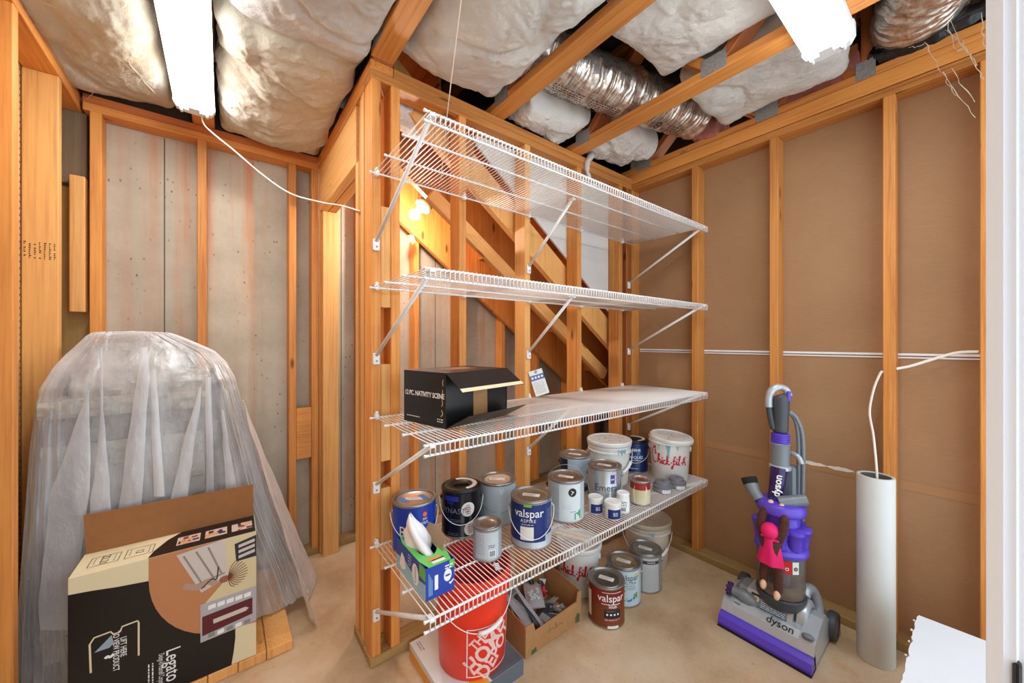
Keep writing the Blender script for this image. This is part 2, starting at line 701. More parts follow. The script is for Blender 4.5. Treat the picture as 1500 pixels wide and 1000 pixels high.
# --- rear wall: poured concrete with framing before it
wall_back = struct(MB().box((-0.9, YC, 0), (3.6, YC + 0.2, 2.44), CONC).build('wall_back'))
seam = MB()
for x in (-0.235, 0.62, 1.30, 2.1):
    seam.box((x - 0.0025, YC - 0.0015, 0), (x + 0.0025, YC + 0.001, 2.36), mat('form_joint', (104, 96, 82), 0.95))
tag(seam.build('form_joint', wall_back), kind='stuff')
hboard('bottom_plate', wall_back, (-0.6, YB, 0), (3.4, YC - 0.004, 0.038), TREAT)
hboard('top_plate', wall_back, (-0.50, YB, ZP), (0.468, YC - 0.004, ZP + 0.037), WOOD)
hboard('top_plate', wall_back, (-0.50, YB, ZP + 0.038), (0.468, YC - 0.004, ZT), WOODR)
hboard('top_plate', wall_back, (0.56, YB, ZP), (3.4, YC - 0.004, ZT), WOODR)
for x in (-0.478, -0.102, 0.310, 0.430, 0.700, 1.088, 1.49, 1.872, 2.27, 2.68, 3.08):
    stud(wall_back, x, x + 0.038, YB, YC - 0.004, 0.038, ZP)
hboard('blocking', wall_back, (0.349, YB + 0.002, 0.60), (0.429, YB + 0.04, 0.905), WOOD)
stud(wall_back, -0.612, -0.495, 2.572, 2.61, 2.03, ZP, GREYW, 'treated_board')
stud(wall_back, -0.612, -0.482, 2.596, 2.612, 0.038, 2.02, TREAT, 'treated_board')
stud(wall_back, -0.537, -0.490, 2.515, 2.57, 1.44, 2.055, WOODP, 'blocking')

# --- left wall: pegboard behind its studs
wall_left = struct(MB().box((-0.622, -0.9, 0), (-0.609, YC - 0.001, 2.858), PEG).build('wall_left'))
for y in (2.275, 1.868, 1.44, 1.03, 0.62, 0.21):
    stud(wall_left, -0.606, -0.513, y, y + 0.038, 0.038, ZP, WOODP if y in (2.275,) else WOOD)
hboard('bottom_plate', wall_left, (-0.606, -0.9, 0), (-0.513, 2.52, 0.038), TREAT)
hboard('top_plate', wall_left, (-0.606, -0.9, ZP), (-0.510, 2.61, ZP + 0.037), WOOD)
hboard('top_plate', wall_left, (-0.606, -0.9, ZP + 0.038), (-0.510, 2.61, ZT), WOOD)
ink = mat('stamp_ink', (86, 62, 40), 0.9)
st = MB()
for i in range(7):
    for j in range(9):
        random.seed(i * 7 + j)
        if random.random() < 0.75:
            lay(st, rect2d(-0.040 + i * 0.0125, j * 0.0075, -0.040 + i * 0.0125 + 0.002 + 0.004 * random.random(), j * 0.0075 + 0.0045), ink, (-0.56, 2.275, 1.63), (1, 0, 0), (0, 0, 1), 0.0007)
for j in range(8):
    lay(st, rect2d(-0.02, j * 0.010, -0.013 + 0.003 * (j % 2), j * 0.010 + 0.006), ink, (-0.54, 1.868, 1.68), (1, 0, 0), (0, 0, 1), 0.0007)
tag(st.build('lumber_stamp', wall_left), kind='stuff')

# --- right wall: brown board backing between studs
wall_right = struct(MB().box((XB, -0.12, 0), (XB + 0.012, 1.600, ZT), SHEET).build('wall_right'))
for y in (1.053, 0.646, 0.225):
    stud(wall_right, XR, XB - 0.001, y, y + 0.038, 0.038, ZP)
stud(wall_right, XR, XB - 0.001, -0.036, 0.002, 0.038, ZP, WOOD)
hboard('bottom_plate', wall_right, (XR, -0.12, 0), (XB - 0.001, 1.505, 0.038), TREAT)
hboard('top_plate', wall_right, (XR, -0.12, ZP), (XB - 0.001, 1.595, ZP + 0.036), WOOD)
hboard('top_plate', wall_right, (XR, -0.12, ZP + 0.040), (XB - 0.001, 1.595, ZT + 0.035), WOOD)
for z, hz in ((1.2505, 0.0052), (1.2365, 0.0035)):
    MB().box((XB - 0.006, -0.03, z - hz), (XB, 1.50, z + hz), WHITE, 0.002).build('joint_strip', wall_right)
MB().box((XB - 0.002, -0.03, 0.662), (XB, 1.50, 0.702), mat('board_lap', (172, 130, 88), 0.8)).build('board_lap', wall_right)
torn = MB()
random.seed(3)
for y0, y1 in ((0.575, 0.462), (0.468, 0.365)):
    n = 10
    pts = [(y0 + (y1 - y0) * i / n, 0.011 * sin(pi * min(1, (i + .3) / n)) ** 0.5 * random.uniform(.7, 1.1)) for i in range(n + 1)]
    pts += [(y0 + (y1 - y0) * i / n, -0.009 * sin(pi * min(1, (i + .3) / n)) * random.uniform(.7, 1.1)) for i in range(n, -1, -1)]
    torn.prism(pts, (0, 1, 0), (0, 0, 1), (-1, 0, 0), (XB - 0.001, 0, 0.692), 0.002, mat('torn_paper', (232, 226, 214), 0.9))
torn.build('torn_paper', wall_right)

# --- shelf wall and the return with the doorway under the stairs
wall_middle = struct(MB().prism([(1.02, 2.318), (2.338, 1.350), (2.338, ZP), (1.02, ZP)], (1, 0, 0), (0, 0, 1), (0, 1, 0), (0, YT + 0.002, 0), 0.0125, DRYW).build('wall_middle'))
for x0, x1, mm in ((0.469, 0.507, WOOD), (0.549, 0.587, WOOD), (0.871, 0.909, WOOD), (1.273, 1.311, WOODP), (1.687, 1.725, WOOD), (2.103, 2.141, WOOD), (2.185, 2.221, WOODR)):
    stud(wall_middle, x0, x1, YS, YT, 0.038, ZP, mm)
stud(wall_middle, XR, XB - 0.001, YS, YS + 0.038, 0.038, ZP)
for z0, z1 in ((1.446, 1.86), (0.816, 1.214), (0.374, 0.707)):
    stud(wall_middle, 0.5075, 0.5485, YS + 0.004, YT - 0.01, z0, z1, WOODP, 'spacer_block')
hboard('bottom_plate', wall_middle, (0.464, YS - 0.003, 0), (XR - 0.001, YT, 0.038), TREAT)
hboard('top_plate', wall_middle, (0.466, YS, ZP), (XR - 0.001, YT, ZP + 0.037), WOOD)
hboard('top_plate', wall_middle, (0.560, YS, ZP + 0.038), (XR - 0.001, YT, ZT), WOOD)
# return wall, framing a rough opening with a header over it
stud(wall_middle, 0.469, 0.558, 1.613, 1.651, 0.038, ZP, WOODP)
stud(wall_middle, 0.474, 0.558, 1.653, 1.690, 0.038, ZP)
stud(wall_middle, 0.469, 0.558, 1.692, 1.730, 0.038, 2.10, WOODP, 'jack_stud')
stud(wall_middle, 0.480, 0.569, 2.462, 2.500, 0.0, 2.10, WOODP, 'jack_stud')
stud(wall_middle, 0.469, 0.558, 2.503, 2.523, 0.0, ZP)
hboard('bottom_plate', wall_middle, (0.464, YT + 0.001, 0), (0.558, 1.737, 0.038), TREAT)
hboard('top_plate', wall_middle, (0.466, YT + 0.001, ZP), (0.558, 2.523, ZP + 0.037), WOOD)
hboard('top_plate', wall_middle, (0.466, YS, ZP + 0.038), (0.558, 2.523, ZT), WOOD)
hboard('header', wall_middle, (0.470, 1.731, 2.102), (0.510, 2.50, ZP - 0.001), WOODP)
hboard('header', wall_middle, (0.512, 1.731, 2.102), (0.558, 2.50, ZP - 0.001), WOOD)
hboard('header_block', wall_middle, (0.474, YS - 0.004, ZT + 0.001), (0.556, YS + 0.036, ZT + 0.04), WOODR)
hboard('nailer', wall_middle, (0.88, YT + 0.016, ZP - 0.11), (1.02, YT + 0.052, ZP), WOODR)

# --- door jamb beside the camera
door_1 = struct(MB().prism([(0.62, -0.014), (0.62, -0.0035), (0.665, -0.0035), (0.665, -0.09), (0.635, -0.09), (0.635, -0.024), (0.626, -0.022), (0.626, -0.014)],
                           (1, 0, 0), (0, 1, 0), (0, 0, 1), (0, 0, 0), 2.6, mat('jamb_paint', (240, 245, 252), 0.4)).build('door_1'))
sp = MB()
sp.box((0.6225, -0.0255, 0.93), (0.6348, -0.0195, 0.985), BLACK, 0.002)
sp.build('strike_plate', door_1)

# --- floor trusses above, chords laid flat
for i, x in enumerate((-0.12, 0.465, 1.050, 1.636, 2.256)):
    zb = ZT + (0.002 if i < 4 else 0.037)
    y1 = 2.6 if i in (0, 4) else 1.59
    if i == 1:
        y1 = 1.50
    hboard('truss_chord', ceiling, (x, -0.9, zb + 0.001), (x + 0.089, y1, zb + 0.039), WOOD)
    hboard('truss_chord', ceiling, (x, -0.9, 2.82), (x + 0.089, 2.6, 2.858), WOODR)
    cx = x + 0.0445
    for yn in (-0.25, 0.70, 1.42):
        for sg in (-1, 1):
            yt = yn + sg * 0.34
            if yn == 1.42 and sg == 1:
                yt = yn + 0.05
            board('truss_web', ceiling, (cx, yn + sg * 0.03, zb + 0.05), (cx, yt, 2.80), 0.086, 0.038, WOODR if sg < 0 else WOOD)
        for sx in (x - 0.0012, x + 0.0892):
            MB().box((sx, yn - 0.052, zb + 0.004), (sx + 0.001, yn + 0.052, zb + 0.078), ZINC).build('gusset_plate', ceiling)
board('truss_web', ceiling, (2.30, 0.315, 2.52), (2.30, 0.315, 2.80), 0.086, 0.038, WOODR)
MB().box((2.254, 0.285, 2.48), (2.2555, 0.35, 2.56), ZINC).build('gusset_plate', ceiling)
hboard('blocking', ceiling, (2.262, 0.345, 2.52), (2.30, 0.40, 2.66), WOODR)
hboard('rim_and_light_block', ceiling, (-0.6, 2.56, ZT + 0.002), (3.4, 2.60, 2.82), mat('dark_rim', (70, 58, 46), 0.9))

struct(MB().box((XB + 0.013, YT - 0.012, 0), (3.3, YT, 2.858), mat('light_block_grey', (120, 108, 96), 0.9)).build('light_block_wall'))  # added unseen wall, shuts outside light out of the stair closet
struct(MB().box((3.301, YT - 0.012, 0), (3.315, YC - 0.001, 2.858), mat('light_block_grey')).build('light_block_end_wall'))  # added unseen end wall, keeps the far end of the closet dark
hboard('rim_and_light_block', ceiling, (2.50, -0.9, ZT + 0.04), (2.53, 1.58, 2.858), mat('dark_rim'))  # added unseen board, blocks outside light from the ceiling cavity

# ================================================================== STAIRS seen from below
stairs = thing('staircase', 'wooden staircase seen from below behind the shelf wall studs', 'stairs')
RISE, RUN = 0.188, 0.256
SLOPE = RISE / RUN
X0 = 0.66                       # nosing line start


def zl(x):
    return 1.885 - SLOPE * (x - 1.303)       # underside of the stringers


NT_ = 10
for y, mm in ((YT + 0.022, WOODP), (1.99, WOOD), (2.47, WOOD)):
    pts = [(0.60, zl(0.60)), (3.2, zl(3.2))]
    top = []
    for k in range(NT_):
        xa = 0.60 + k * RUN
        zt = zl(xa) + 0.335 - 0.03
        top += [(xa, zt), (xa + RUN, zt)]
    if y < 1.7:
        # the wall-side one shows as a straight skirt
        pts = [(0.60, zl(0.60)), (2.33, zl(2.33)), (2.33, zl(2.33) + 0.185), (0.60, zl(0.60) + 0.185)]
    else:
        pts = pts + list(reversed(top))
    MB().prism(pts, (1, 0, 0), (0, 0, 1), (0, 1, 0), (0, y, 0), 0.038, mm).build('stringer', stairs)
for k in range(NT_):
    xa = 0.60 + k * RUN
    zt = zl(xa) + 0.335 - 0.03
    hboard('tread', stairs, (xa - 0.02, YT + 0.062, zt + 0.001), (xa + RUN - 0.001, 2.508, zt + 0.026), WOODR)
    if k:
        board('riser', stairs, (xa - 0.009, YT + 0.062, zt + 0.107), (xa - 0.009, 2.508, zt + 0.107), 0.018, RISE - 0.03, WOODR, (1, 0, 0))
board('cross_brace', stairs, P(630, 284, y=1.75), P(885, 548, y=1.75), 0.038, 0.075, WOODP, (0, 1, 0))
MB().prism([(-0.02, 0), (0.018, 0.008), (0.03, -0.03), (0.012, -0.06), (0.004, -0.04), (-0.012, -0.05)], (1, 0, 0), (0, 0, 1), (0, 1, 0), P(602, 345, y=2.40), 0.012, WOODP).build('splintered_block', stairs)
# ================================================================== LAMPS
LENS = mk_emit('lit_lens', (0.90, 0.96, 1.0), LAMP_STRENGTH)
HOUS = mat('lamp_housing', (236, 238, 240), 0.4)


def strip_lamp(name, label, end, axis, length):
    """A wraparound LED strip lamp, its far end at `end`, running back along -axis."""
    end, ax = Vector(end), Vector(axis)
    sd = Vector((-ax.y, ax.x, 0))
    root = thing(name, label, 'ceiling lamp', end)
    n = 12
    prof = [(-0.072, 0.062), (-0.072, 0.03)] + [(-0.066 * cos(pi * k / n), 0.03 - 0.036 * sin(pi * k / n) ** 0.6) for k in range(1, n)] + [(0.072, 0.03), (0.072, 0.062)]
    b = MB()
    b.prism([(-0.07, 0.030), (-0.07, 0.068), (0.07, 0.068), (0.07, 0.030)], sd, (0, 0, 1), -ax, -ax * 0.02, length - 0.04, HOUS)
    b.build('housing', root)
    lens = MB()
    lens.prism(prof[1:-1], sd, (0, 0, 1), -ax, -ax * 0.03, length - 0.06, LENS)
    lens.build('lens', root)
    for q in (0, 1):
        c = MB()
        c.prism([(-0.074, 0.066), (-0.075, 0.02), (-0.062, -0.004), (-0.03, -0.010), (0.03, -0.010), (0.062, -0.004), (0.075, 0.02), (0.074, 0.066)],
                sd, (0, 0, 1), -ax, -ax * (0.0 if q == 0 else length - 0.03), 0.03, HOUS)
        cap = c.build('end_cap', root)
        if q == 0:
            d = MB()
            for s_ in (-0.045, 0.045):
                d.tube([sd * s_ + Vector((0, 0, -0.011)) - ax * 0.03, sd * s_ + Vector((0, 0, -0.011)) - ax * 0.005], 0.006, HOUS, 8)
            d.box((-0.02, -0.02, -0.0125), (0.02, 0.02, -0.009), HOUS, 0.001, Matrix.Translation(-ax * 0.04))
            d.build('clip', cap)
    return root


lamp_a = strip_lamp('strip_lamp', 'white LED strip lamp with a trailing white cord to the framed doorway', (-0.1, 2.262, 2.372), (0, 1, 0), 1.22)
lamp_b = strip_lamp('strip_lamp', 'white LED strip lamp hanging close to the silver ducts and brown wall', (1.768, 0.348, 2.372), (1, 0, 0), 1.22)
CORDM = mat('white_cord', (236, 232, 222), 0.5)
o0 = Vector((-0.1, 2.262, 2.372))
path = [(-0.075, 2.262, 2.372), (-0.06, 2.285, 2.33), P(345, 222, y=2.24), P(385, 256, y=2.18), P(425, 283, y=2.08), P(470, 296, y=1.95), P(500, 301, y=1.85), P(527, 309, x=0.465)]
path = [Vector(p) - o0 for p in path]


def smooth(pts, n=8, closed=False):
    pts = [Vector(p) for p in pts]
    out = []
    L = len(pts)
    for i in range(L if closed else L - 1):
        if closed:
            p0, p1, p2, p3 = pts[i - 1], pts[i], pts[(i + 1) % L], pts[(i + 2) % L]
        else:
            p0, p1, p2, p3 = pts[max(0, i - 1)], pts[i], pts[i + 1], pts[min(L - 1, i + 2)]
        for k in range(n):
            t = k / n
            out.append(0.5 * (2 * p1 + (p2 - p0) * t + (2 * p0 - 5 * p1 + 4 * p2 - p3) * t * t + (3 * p1 - p0 - 3 * p2 + p3) * t ** 3))
    if not closed:
        out.append(pts[-1])
    return out


MB().tube(smooth(path), 0.0035, CORDM, 6).build('power_cord', lamp_a, True)
lb = Vector((1.768, 0.348, 2.372))
MB().tube([Vector(p) - lb for p in smooth([(1.768, 0.33, 2.40), (1.80, 0.325, 2.38), (1.86, 0.33, 2.47), (1.95, 0.34, 2.60), (2.1, 0.36, 2.66)])], 0.003, CORDM, 6).build('power_cord', lamp_b, True)

# bare bulb under the stairs on a porcelain holder with a blue box
bp = P(608, 314, y=2.2)
hp = P(630, 292, y=2.2)
bulb_root = thing('bare_bulb_lamp', 'lit bare bulb in a white porcelain holder under the stairs', 'light bulb', bp)
d = (hp - bp).normalized()
zq = Vector((0, 0, 1)).rotation_difference(d).to_matrix().to_4x4()
L = (hp - bp).length
MB().lathe([(0.002, -0.036), (0.020, -0.031), (0.034, -0.010), (0.035, 0.004), (0.024, 0.022), (0.014, 0.038), (0.013, 0.045)], mk_emit('lit_bulb', (1.0, 0.92, 0.80), 60.0), 20, zq).build('bulb', bulb_root, True)
MB().lathe([(0.014, 0.04), (0.022, 0.042), (0.025, 0.06), (0.052, 0.075), (0.056, 0.09), (0.0, 0.09)], mat('porcelain', (238, 234, 226), 0.3), 20, zq).build('lamp_holder', bulb_root, True)
MB().box((-0.045, -0.03, 0.092), (0.045, 0.03, 0.135), mat('blue_junction_box', (58, 112, 150), 0.5), 0.004, zq).build('junction_box', bulb_root)
pl = bpy.data.lights.new('bulb_light', 'POINT')
pl.energy = BULB_POWER
pl.color = (1.0, 0.92, 0.82)
pl.shadow_soft_size = 0.035
plo = bpy.data.objects.new('bulb_light', pl)
COL.objects.link(plo)
plo.location = bp - d * 0.045
s = MB()
s.tube([P(677, -12, y=0.93), P(666, 78, y=1.19), P(655, 168, y=1.475)], 0.0022, mat('pull_string', (236, 230, 216), 0.8), 5)
s.tube(smooth([P(655, 168, y=1.475), P(652, 200, y=1.60), P(646, 262, y=1.70)]), 0.0022, mat('pull_string'), 5)
tag(s.build('pull_string'), 'thin white pull string hanging from the insulation down to the top wire shelf', 'string')


# ================================================================== INSULATION
def batt(label, x0, x1, y0, y1, zb, zt, sag, m, seed, lumps=1.0, group='insulation batts between the trusses', rot=0.0, tilt=(0, 0), n=72):
    """A soft batt: pillow edges, its underside sagging and torn."""
    cx, cy = (x0 + x1) / 2, (y0 + y1) / 2
    hx, hy = (x1 - x0) / 2, (y1 - y0) / 2
    ny = max(16, int(n * min(2.2, hy / hx))) if hy > hx else n
    nx = n if hy > hx else max(16, int(n * min(2.2, hx / hy)))
    off = Vector((seed * 3.1, seed * 1.7, 0))
    rows_b, rows_t = [], []
    for i in range(ny + 1):
        rb, rt = [], []
        for j in range(nx + 1):
            u, v = 2 * j / nx - 1, 2 * i / ny - 1
            e = max(0.0, (1 - abs(u) ** 12)) ** 0.34 * max(0.0, (1 - abs(v) ** 12)) ** 0.36
            jag = 0.022 * noise.noise(Vector((v * hy * 9, u * hx * 9, seed)))
            x, y = u * hx + jag * abs(u) ** 4 * lumps, v * hy + jag * abs(v) ** 4 * lumps
            q = Vector((cx + x, cy + y, 0)) + off
            big = noise.noise(q * 3.0) * 0.036 + noise.noise(q * 6) * 0.014 + noise.noise(q * 15) * 0.006 + noise.noise(q * 36) * 0.005 + noise.noise(q * 80) * 0.003
            crease = -0.014 * max(0.0, 1 - abs(noise.noise(q * 2.6 + Vector((9, 0, 0)))) * 9)
            mid = (zb + zt) / 2
            hgt = (mid - zb) + (big - crease * -1) * lumps
            z = mid - max(0.004, (hgt + sag * (1 - u * u) * (1 - v * v))) * e
            zz = mid + (zt - mid) * e
            x2, y2 = x * cos(rot) - y * sin(rot), x * sin(rot) + y * cos(rot)
            dz = tilt[0] * u + tilt[1] * v
            rb.append((cx + x2, cy + y2, z + dz))
            rt.append((cx + x2, cy + y2, zz + dz))
        rows_b.append(rb)
        rows_t.append(rt)
    b = MB()
    b.grid([list(reversed(r)) for r in rows_b], m)
    b.grid(rows_t, m)
    return tag(b.build('insulation_batt', None, True), label, 'insulation', group)


batt('greyish tan insulation batt between the pegboard wall and the strip lamp', -0.60, -0.185, 0.2, 2.545, 2.43, 2.62, 0.05, WOOLT, 2, 0.9)
batt('large white insulation batt hanging above the wrapped stone stack, beside the lamp', -0.012, 0.460, 0.2, 1.62, 2.42, 2.64, 0.05, WOOL, 3, 1.0)
batt('tan stained insulation batt sagging over the concrete wall plate beside the framed doorway', -0.012, 0.464, 1.55, 2.545, 2.425, 2.60, 0.07, WOOLT, 5, 1.3)
batt('big white insulation batt bulging down over the top wire shelf', 0.566, 1.044, 0.44, 1.49, 2.455, 2.66, 0.075, WOOL, 8, 0.9)
batt('white insulation batt with a scorched brown corner over the silver duct', 1.145, 1.63, 0.12, 0.92, 2.52, 2.60, 0.03, WOOL, 11, 0.8)
batt('white two-lobed insulation piece tucked over the shelf wall plate under the duct', 1.17, 1.62, 1.345, 1.57, 2.485, 2.66, 0.04, WOOL, 14, 1.6)
batt('cream insulation batt between the last two trusses beside the brown wall', 1.735, 2.235, 0.36, 0.905, 2.51, 2.66, 0.03, WOOL, 17, 0.9)
batt('cream insulation piece filling the corner above the tallest wall stud', 1.735, 2.16, 1.255, 1.55, 2.485, 2.66, 0.03, WOOL, 20, 1.6)
batt('white insulation flap hanging behind the shelf wall plate above the stairs', 0.60, 0.85, 1.615, 1.78, 2.345, 2.43, 0.03, WOOL, 23, 0.9)
batt('pink insulation strip lying on the brown wall plate behind the lamp', 2.262, 2.42, 0.34, 0.66, 2.49, 2.66, 0.02, WOOLP, 26, 1.0, 'pink insulation strips')
batt('pink insulation tuft at the end of the printed duct', 2.225, 2.42, 0.93, 1.10, 2.50, 2.66, 0.02, WOOLP, 29, 1.4, 'pink insulation strips')
b = MB()
tp = smooth([P(868, 226, y=1.50), P(861, 236, y=1.495), P(860, 250, y=1.495), P(864, 262, y=1.495)], 5)
b.tube(tp, [0.022 + 0.008 * noise.noise(p * 60) - 0.012 * i / len(tp) for i, p in enumerate(tp)], WOOL, 10)
tag(b.build('insulation_tuft', None, True), 'small white wool tuft dangling over the shelf wall plate', 'insulation')


# ================================================================== DUCTS
def duct(label, pts, r, seed, prints=False, m=None):
    root = thing('flexible_duct', label, 'duct', pts[0], 0, 'foil ducts above the trusses')
    p0 = Vector(pts[0])
    pp = smooth(pts, 26)
    b = MB()
    n = 44
    rows = []
    up = Vector((0, 0, 1))
    for i, p in enumerate(pp):
        t = (pp[min(i + 1, len(pp) - 1)] - pp[max(0, i - 1)]).normalized()
        w = t.cross(up).normalized()
        q = w.cross(t)
        row = []
        for k in range(n):
            an = 2 * pi * k / n
            d_ = w * cos(an) + q * sin(an)
            R = r + 0.005 * sin(i * 1.25) + 0.008 * noise.noise(Vector((i * 0.22, k * 0.45, seed))) + 0.006 * noise.noise(Vector((i * 0.9, k * 0.12, seed + 5)))
            row.append(p - p0 + d_ * R)
        rows.append(row)
    b.grid(rows, m or FOIL, True)
    b.build('foil_sleeve', root, True)
    ends = MB()
    for e in (0, -1):
        c = sum((Vector(v) for v in rows[e]), Vector()) / n
        ends.add([c] + [tuple(v) for v in rows[e]], [(0, 1 + k, 1 + (k + 1) % n) for k in range(n)], DARK)
    ends.build('dark_end_disc', root)  # dark discs painted in as the shade inside the open ends
    if prints:
        pr = MB()
        dk = mat('duct_ink', (52, 44, 40), 0.7)
        A, B = Vector(pts[0]), Vector(pts[-1])
        t = (B - A).normalized()
        w = t.cross(up).normalized()
        q = w.cross(t)

        def on(shape, along, ang):
            vs = []
            for a, c in shape[0]:
                s_ = along + a
                an = ang + c / r
                f = s_ / (B - A).length * (len(pp) - 1)
                i = max(0, min(len(pp) - 2, int(f)))
                ctr = pp[i].lerp(pp[i + 1], f - i)
                vs.append(ctr - p0 + (w * cos(an) + q * sin(an)) * (r + 0.018))
            pr.add(vs, shape[1], dk)
        on(xf(text2d('8"', 0.062, bold=0.012), pi), 0.825, rad(-80))
        random.seed(5)
        for a in range(2):
            for k in range(7):
                x = 0.19 + a * 0.22
                while x < 0.36 + a * 0.22:
                    L = random.uniform(0.006, 0.022)
                    on(rect2d(x, 0, x + L, 0.0045), 0, rad(-110 + k * 5.4))
                    x += L + 0.006
        for k in range(5):
            x = 0.89
            while x < 0.99:
                L = random.uniform(0.006, 0.02)
                on(rect2d(x, 0, x + L, 0.0045), 0, rad(-96 + k * 5.4))
                x += L + 0.006
        tag(pr.build('printed_text', root), kind='stuff')
    return root


duct('silver insulated duct with printed lettering crossing above the shelf end', [(1.06, 1.255, 2.625), (1.4, 1.21, 2.62), (1.8, 1.13, 2.62), (2.19, 1.035, 2.63)], 0.118, 1, True)
duct('foil duct running behind the strip lamp near the middle trusses', [(1.16, 0.88, 2.72), (1.36, 0.66, 2.715), (1.58, 0.45, 2.72), (1.80, 0.27, 2.725)], 0.082, 4)
duct('crumpled brown foil duct over the brown wall beside the door jamb', [(1.90, -0.25, 2.70), (2.02, 0.05, 2.67), (2.22, 0.16, 2.66), (2.55, 0.16, 2.68)], 0.135, 7, m=FOIL)
b = MB()
b.tube(smooth([(2.30, 0.30, 2.58), (2.29, 0.22, 2.55), (2.28, 0.12, 2.55), (2.29, -0.02, 2.57)]), [0.05 + 0.012 * noise.noise(Vector((i * .7, 0, 0))) for i in range(25)], mat('black_film', (22, 22, 26), 0.18, bump=0.8, scale=25), 14)
tag(b.build('plastic_film', None, True), 'shiny black plastic film bunched on the brown wall plate', 'plastic film')
cw = MB()
random.seed(12)
CWM = mat('cobweb_strand', (214, 200, 178), 0.8)


def strand(a, c, sagg, r):
    a, c = Vector(a), Vector(c)
    pts = [a.lerp(c, k / 8) - Vector((0, 0, sagg * sin(pi * k / 8))) + Vector((random.uniform(-1, 1), random.uniform(-1, 1), random.uniform(-1, 1))) * 0.004 for k in range(9)]
    cw.tube(pts, [r * random.uniform(.5, 1.5) for _ in pts], CWM, 4)


for (a, c) in (((1355, 62), (1380, 105)), ((1380, 105), (1430, 172)), ((1385, 20), (1430, 100)), ((1430, 92), (1442, 118)), ((1300, 60), (1350, 55)), ((1436, 20), (1443, 70)), ((1380, 105), (1400, 140)), ((1355, 62), (1330, 70)), ((1410, 60), (1380, 40)), ((1410, 60), (1432, 95)), ((1395, 100), (1428, 150)), ((1385, 20), (1400, 75)), ((1400, 75), (1415, 68))):
    strand(P(*a, x=2.22), P(*c, x=2.24), 0.006, 0.0013)
for (a, c) in (((150, 18), (175, 75)), ((175, 75), (230, 140)), ((125, 145), (160, 110)), ((60, 2), (150, 30)), ((118, 160), (125, 148))):
    strand(P(*a, z=2.40), P(*c, z=2.40), 0.004, 0.0010)
tag(cw.build('cobweb'), 'dusty cobweb strands strung across the upper corners', 'cobweb', kind='stuff')

# ================================================================== WIRE SHELVES
SX0, SX1, SY0, SY1 = 0.458, 2.240, 0.990, 1.492
wire_path = [(0, SY1, 0), (0, SY0 + 0.004, 0), (0, SY0, -0.004), (0, SY0, -0.034)]
WIRE_ME = None
RAIL_ME = None


def wire_shelf(z, label, mid_y=1.19):
    global WIRE_ME, RAIL_ME
    root = thing('wire_shelf', label, 'shelf', (0, 0, z), 0, 'white wire shelves on the stud wall')
    nW = 109
    for i in range(nW):
        x = SX0 + 0.018 + i * (SX1 - SX0 - 0.024) / (nW - 1)
        if WIRE_ME is None:
            o = MB().tube(wire_path, 0.0018, WIREM, 5).build('wire', root, True)
            WIRE_ME = o.data
        else:
            o = bpy.data.objects.new('wire', WIRE_ME)
            COL.objects.link(o)
            o.parent = root
        o.location = (x, 0, 0)
    for y, zz in ((SY1 - 0.004, -0.0042), (1.323, -0.0042), (1.157, -0.0042), (SY0 + 0.005, -0.0042), (SY0 + 0.004, -0.034)):
        if RAIL_ME is None:
            o = MB().tube([(SX0, 0, 0), (SX0 + 0.004, 0, 0), (SX0 + 0.008, 0, 0), (SX1, 0, 0)], [0.0050, 0.0054, 0.0038, 0.0036], WIREM, 8).build('rail', root, True)
            RAIL_ME = o.data
        else:
            o = bpy.data.objects.new('rail', RAIL_ME)
            COL.objects.link(o)
            o.parent = root
        o.location = (0, y, zz)
    for k, x in enumerate((0.486, 1.292, 2.203)):
        b = MB()
        zb = -0.275
        yt = SY0 + 0.02 if k != 1 else mid_y
        b.tube([(x, YS - 0.012, zb + 0.004), (x, yt, -0.012)], 0.0074, WIREM, 8)
        b.box((x - 0.009, yt - 0.02, -0.014), (x + 0.009, yt + 0.012, -0.004), WIREM, 0.002)
        br = b.build('brace', root, True)
        p = MB().box((x - 0.013, YS - 0.014, zb - 0.035), (x + 0.013, YS - 0.0005, zb + 0.012), WIREM, 0.003)
        fp = p.build('foot_plate', br)
        MB().tube([(x, YS - 0.016, zb - 0.02), (x, YS - 0.0135, zb - 0.02)], 0.0042, ZINC, 8).build('screw', br)
    for x in (0.486, 0.89, 1.292, 1.706, 2.122):
        b = MB()
        b.box((x - 0.008, YS - 0.022, -0.012), (x + 0.008, YS - 0.0005, 0.010), WIREM, 0.003)
        b.tube([(x, YS - 0.018, 0.016), (x, YS - 0.0005, 0.012)], 0.006, WIREM, 8)
        b.build('wall_clip', root)
    return root


wire_shelf(1.981, 'topmost white wire shelf, empty, just under the ceiling trusses')
wire_shelf(1.524, 'empty white wire shelf at eye level, second from the top')
wire_shelf(1.008, 'white wire shelf carrying the black carton and the leaning card')
wire_shelf(0.497, 'lowest white wire shelf crowded with paint cans and buckets')
SH = 0.497 + 0.0027          # where things stand on the lowest shelf
# ================================================================== PAINT CANS, BUCKETS, JARS
TIN = mat('tin_rim', (158, 156, 152), 0.32, 0.75)
LIDG = mat('lid_grey', (150, 142, 132), 0.4, 0.6, var=0.2, scale=25)
LIDB = mat('lid_brown', (132, 108, 84), 0.45, 0.35, var=0.25, scale=25)
PAPER = mat('paper_label', (232, 230, 224), 0.7)
INK = mat('print_black', (30, 30, 34), 0.6)
PWHITE = mat('print_white', (240, 242, 244), 0.5)
GREYP = mat('print_grey', (150, 154, 160), 0.6)


def facing(x, y, turn=0.0):
    return atan2(-y, -x) + rad(turn)


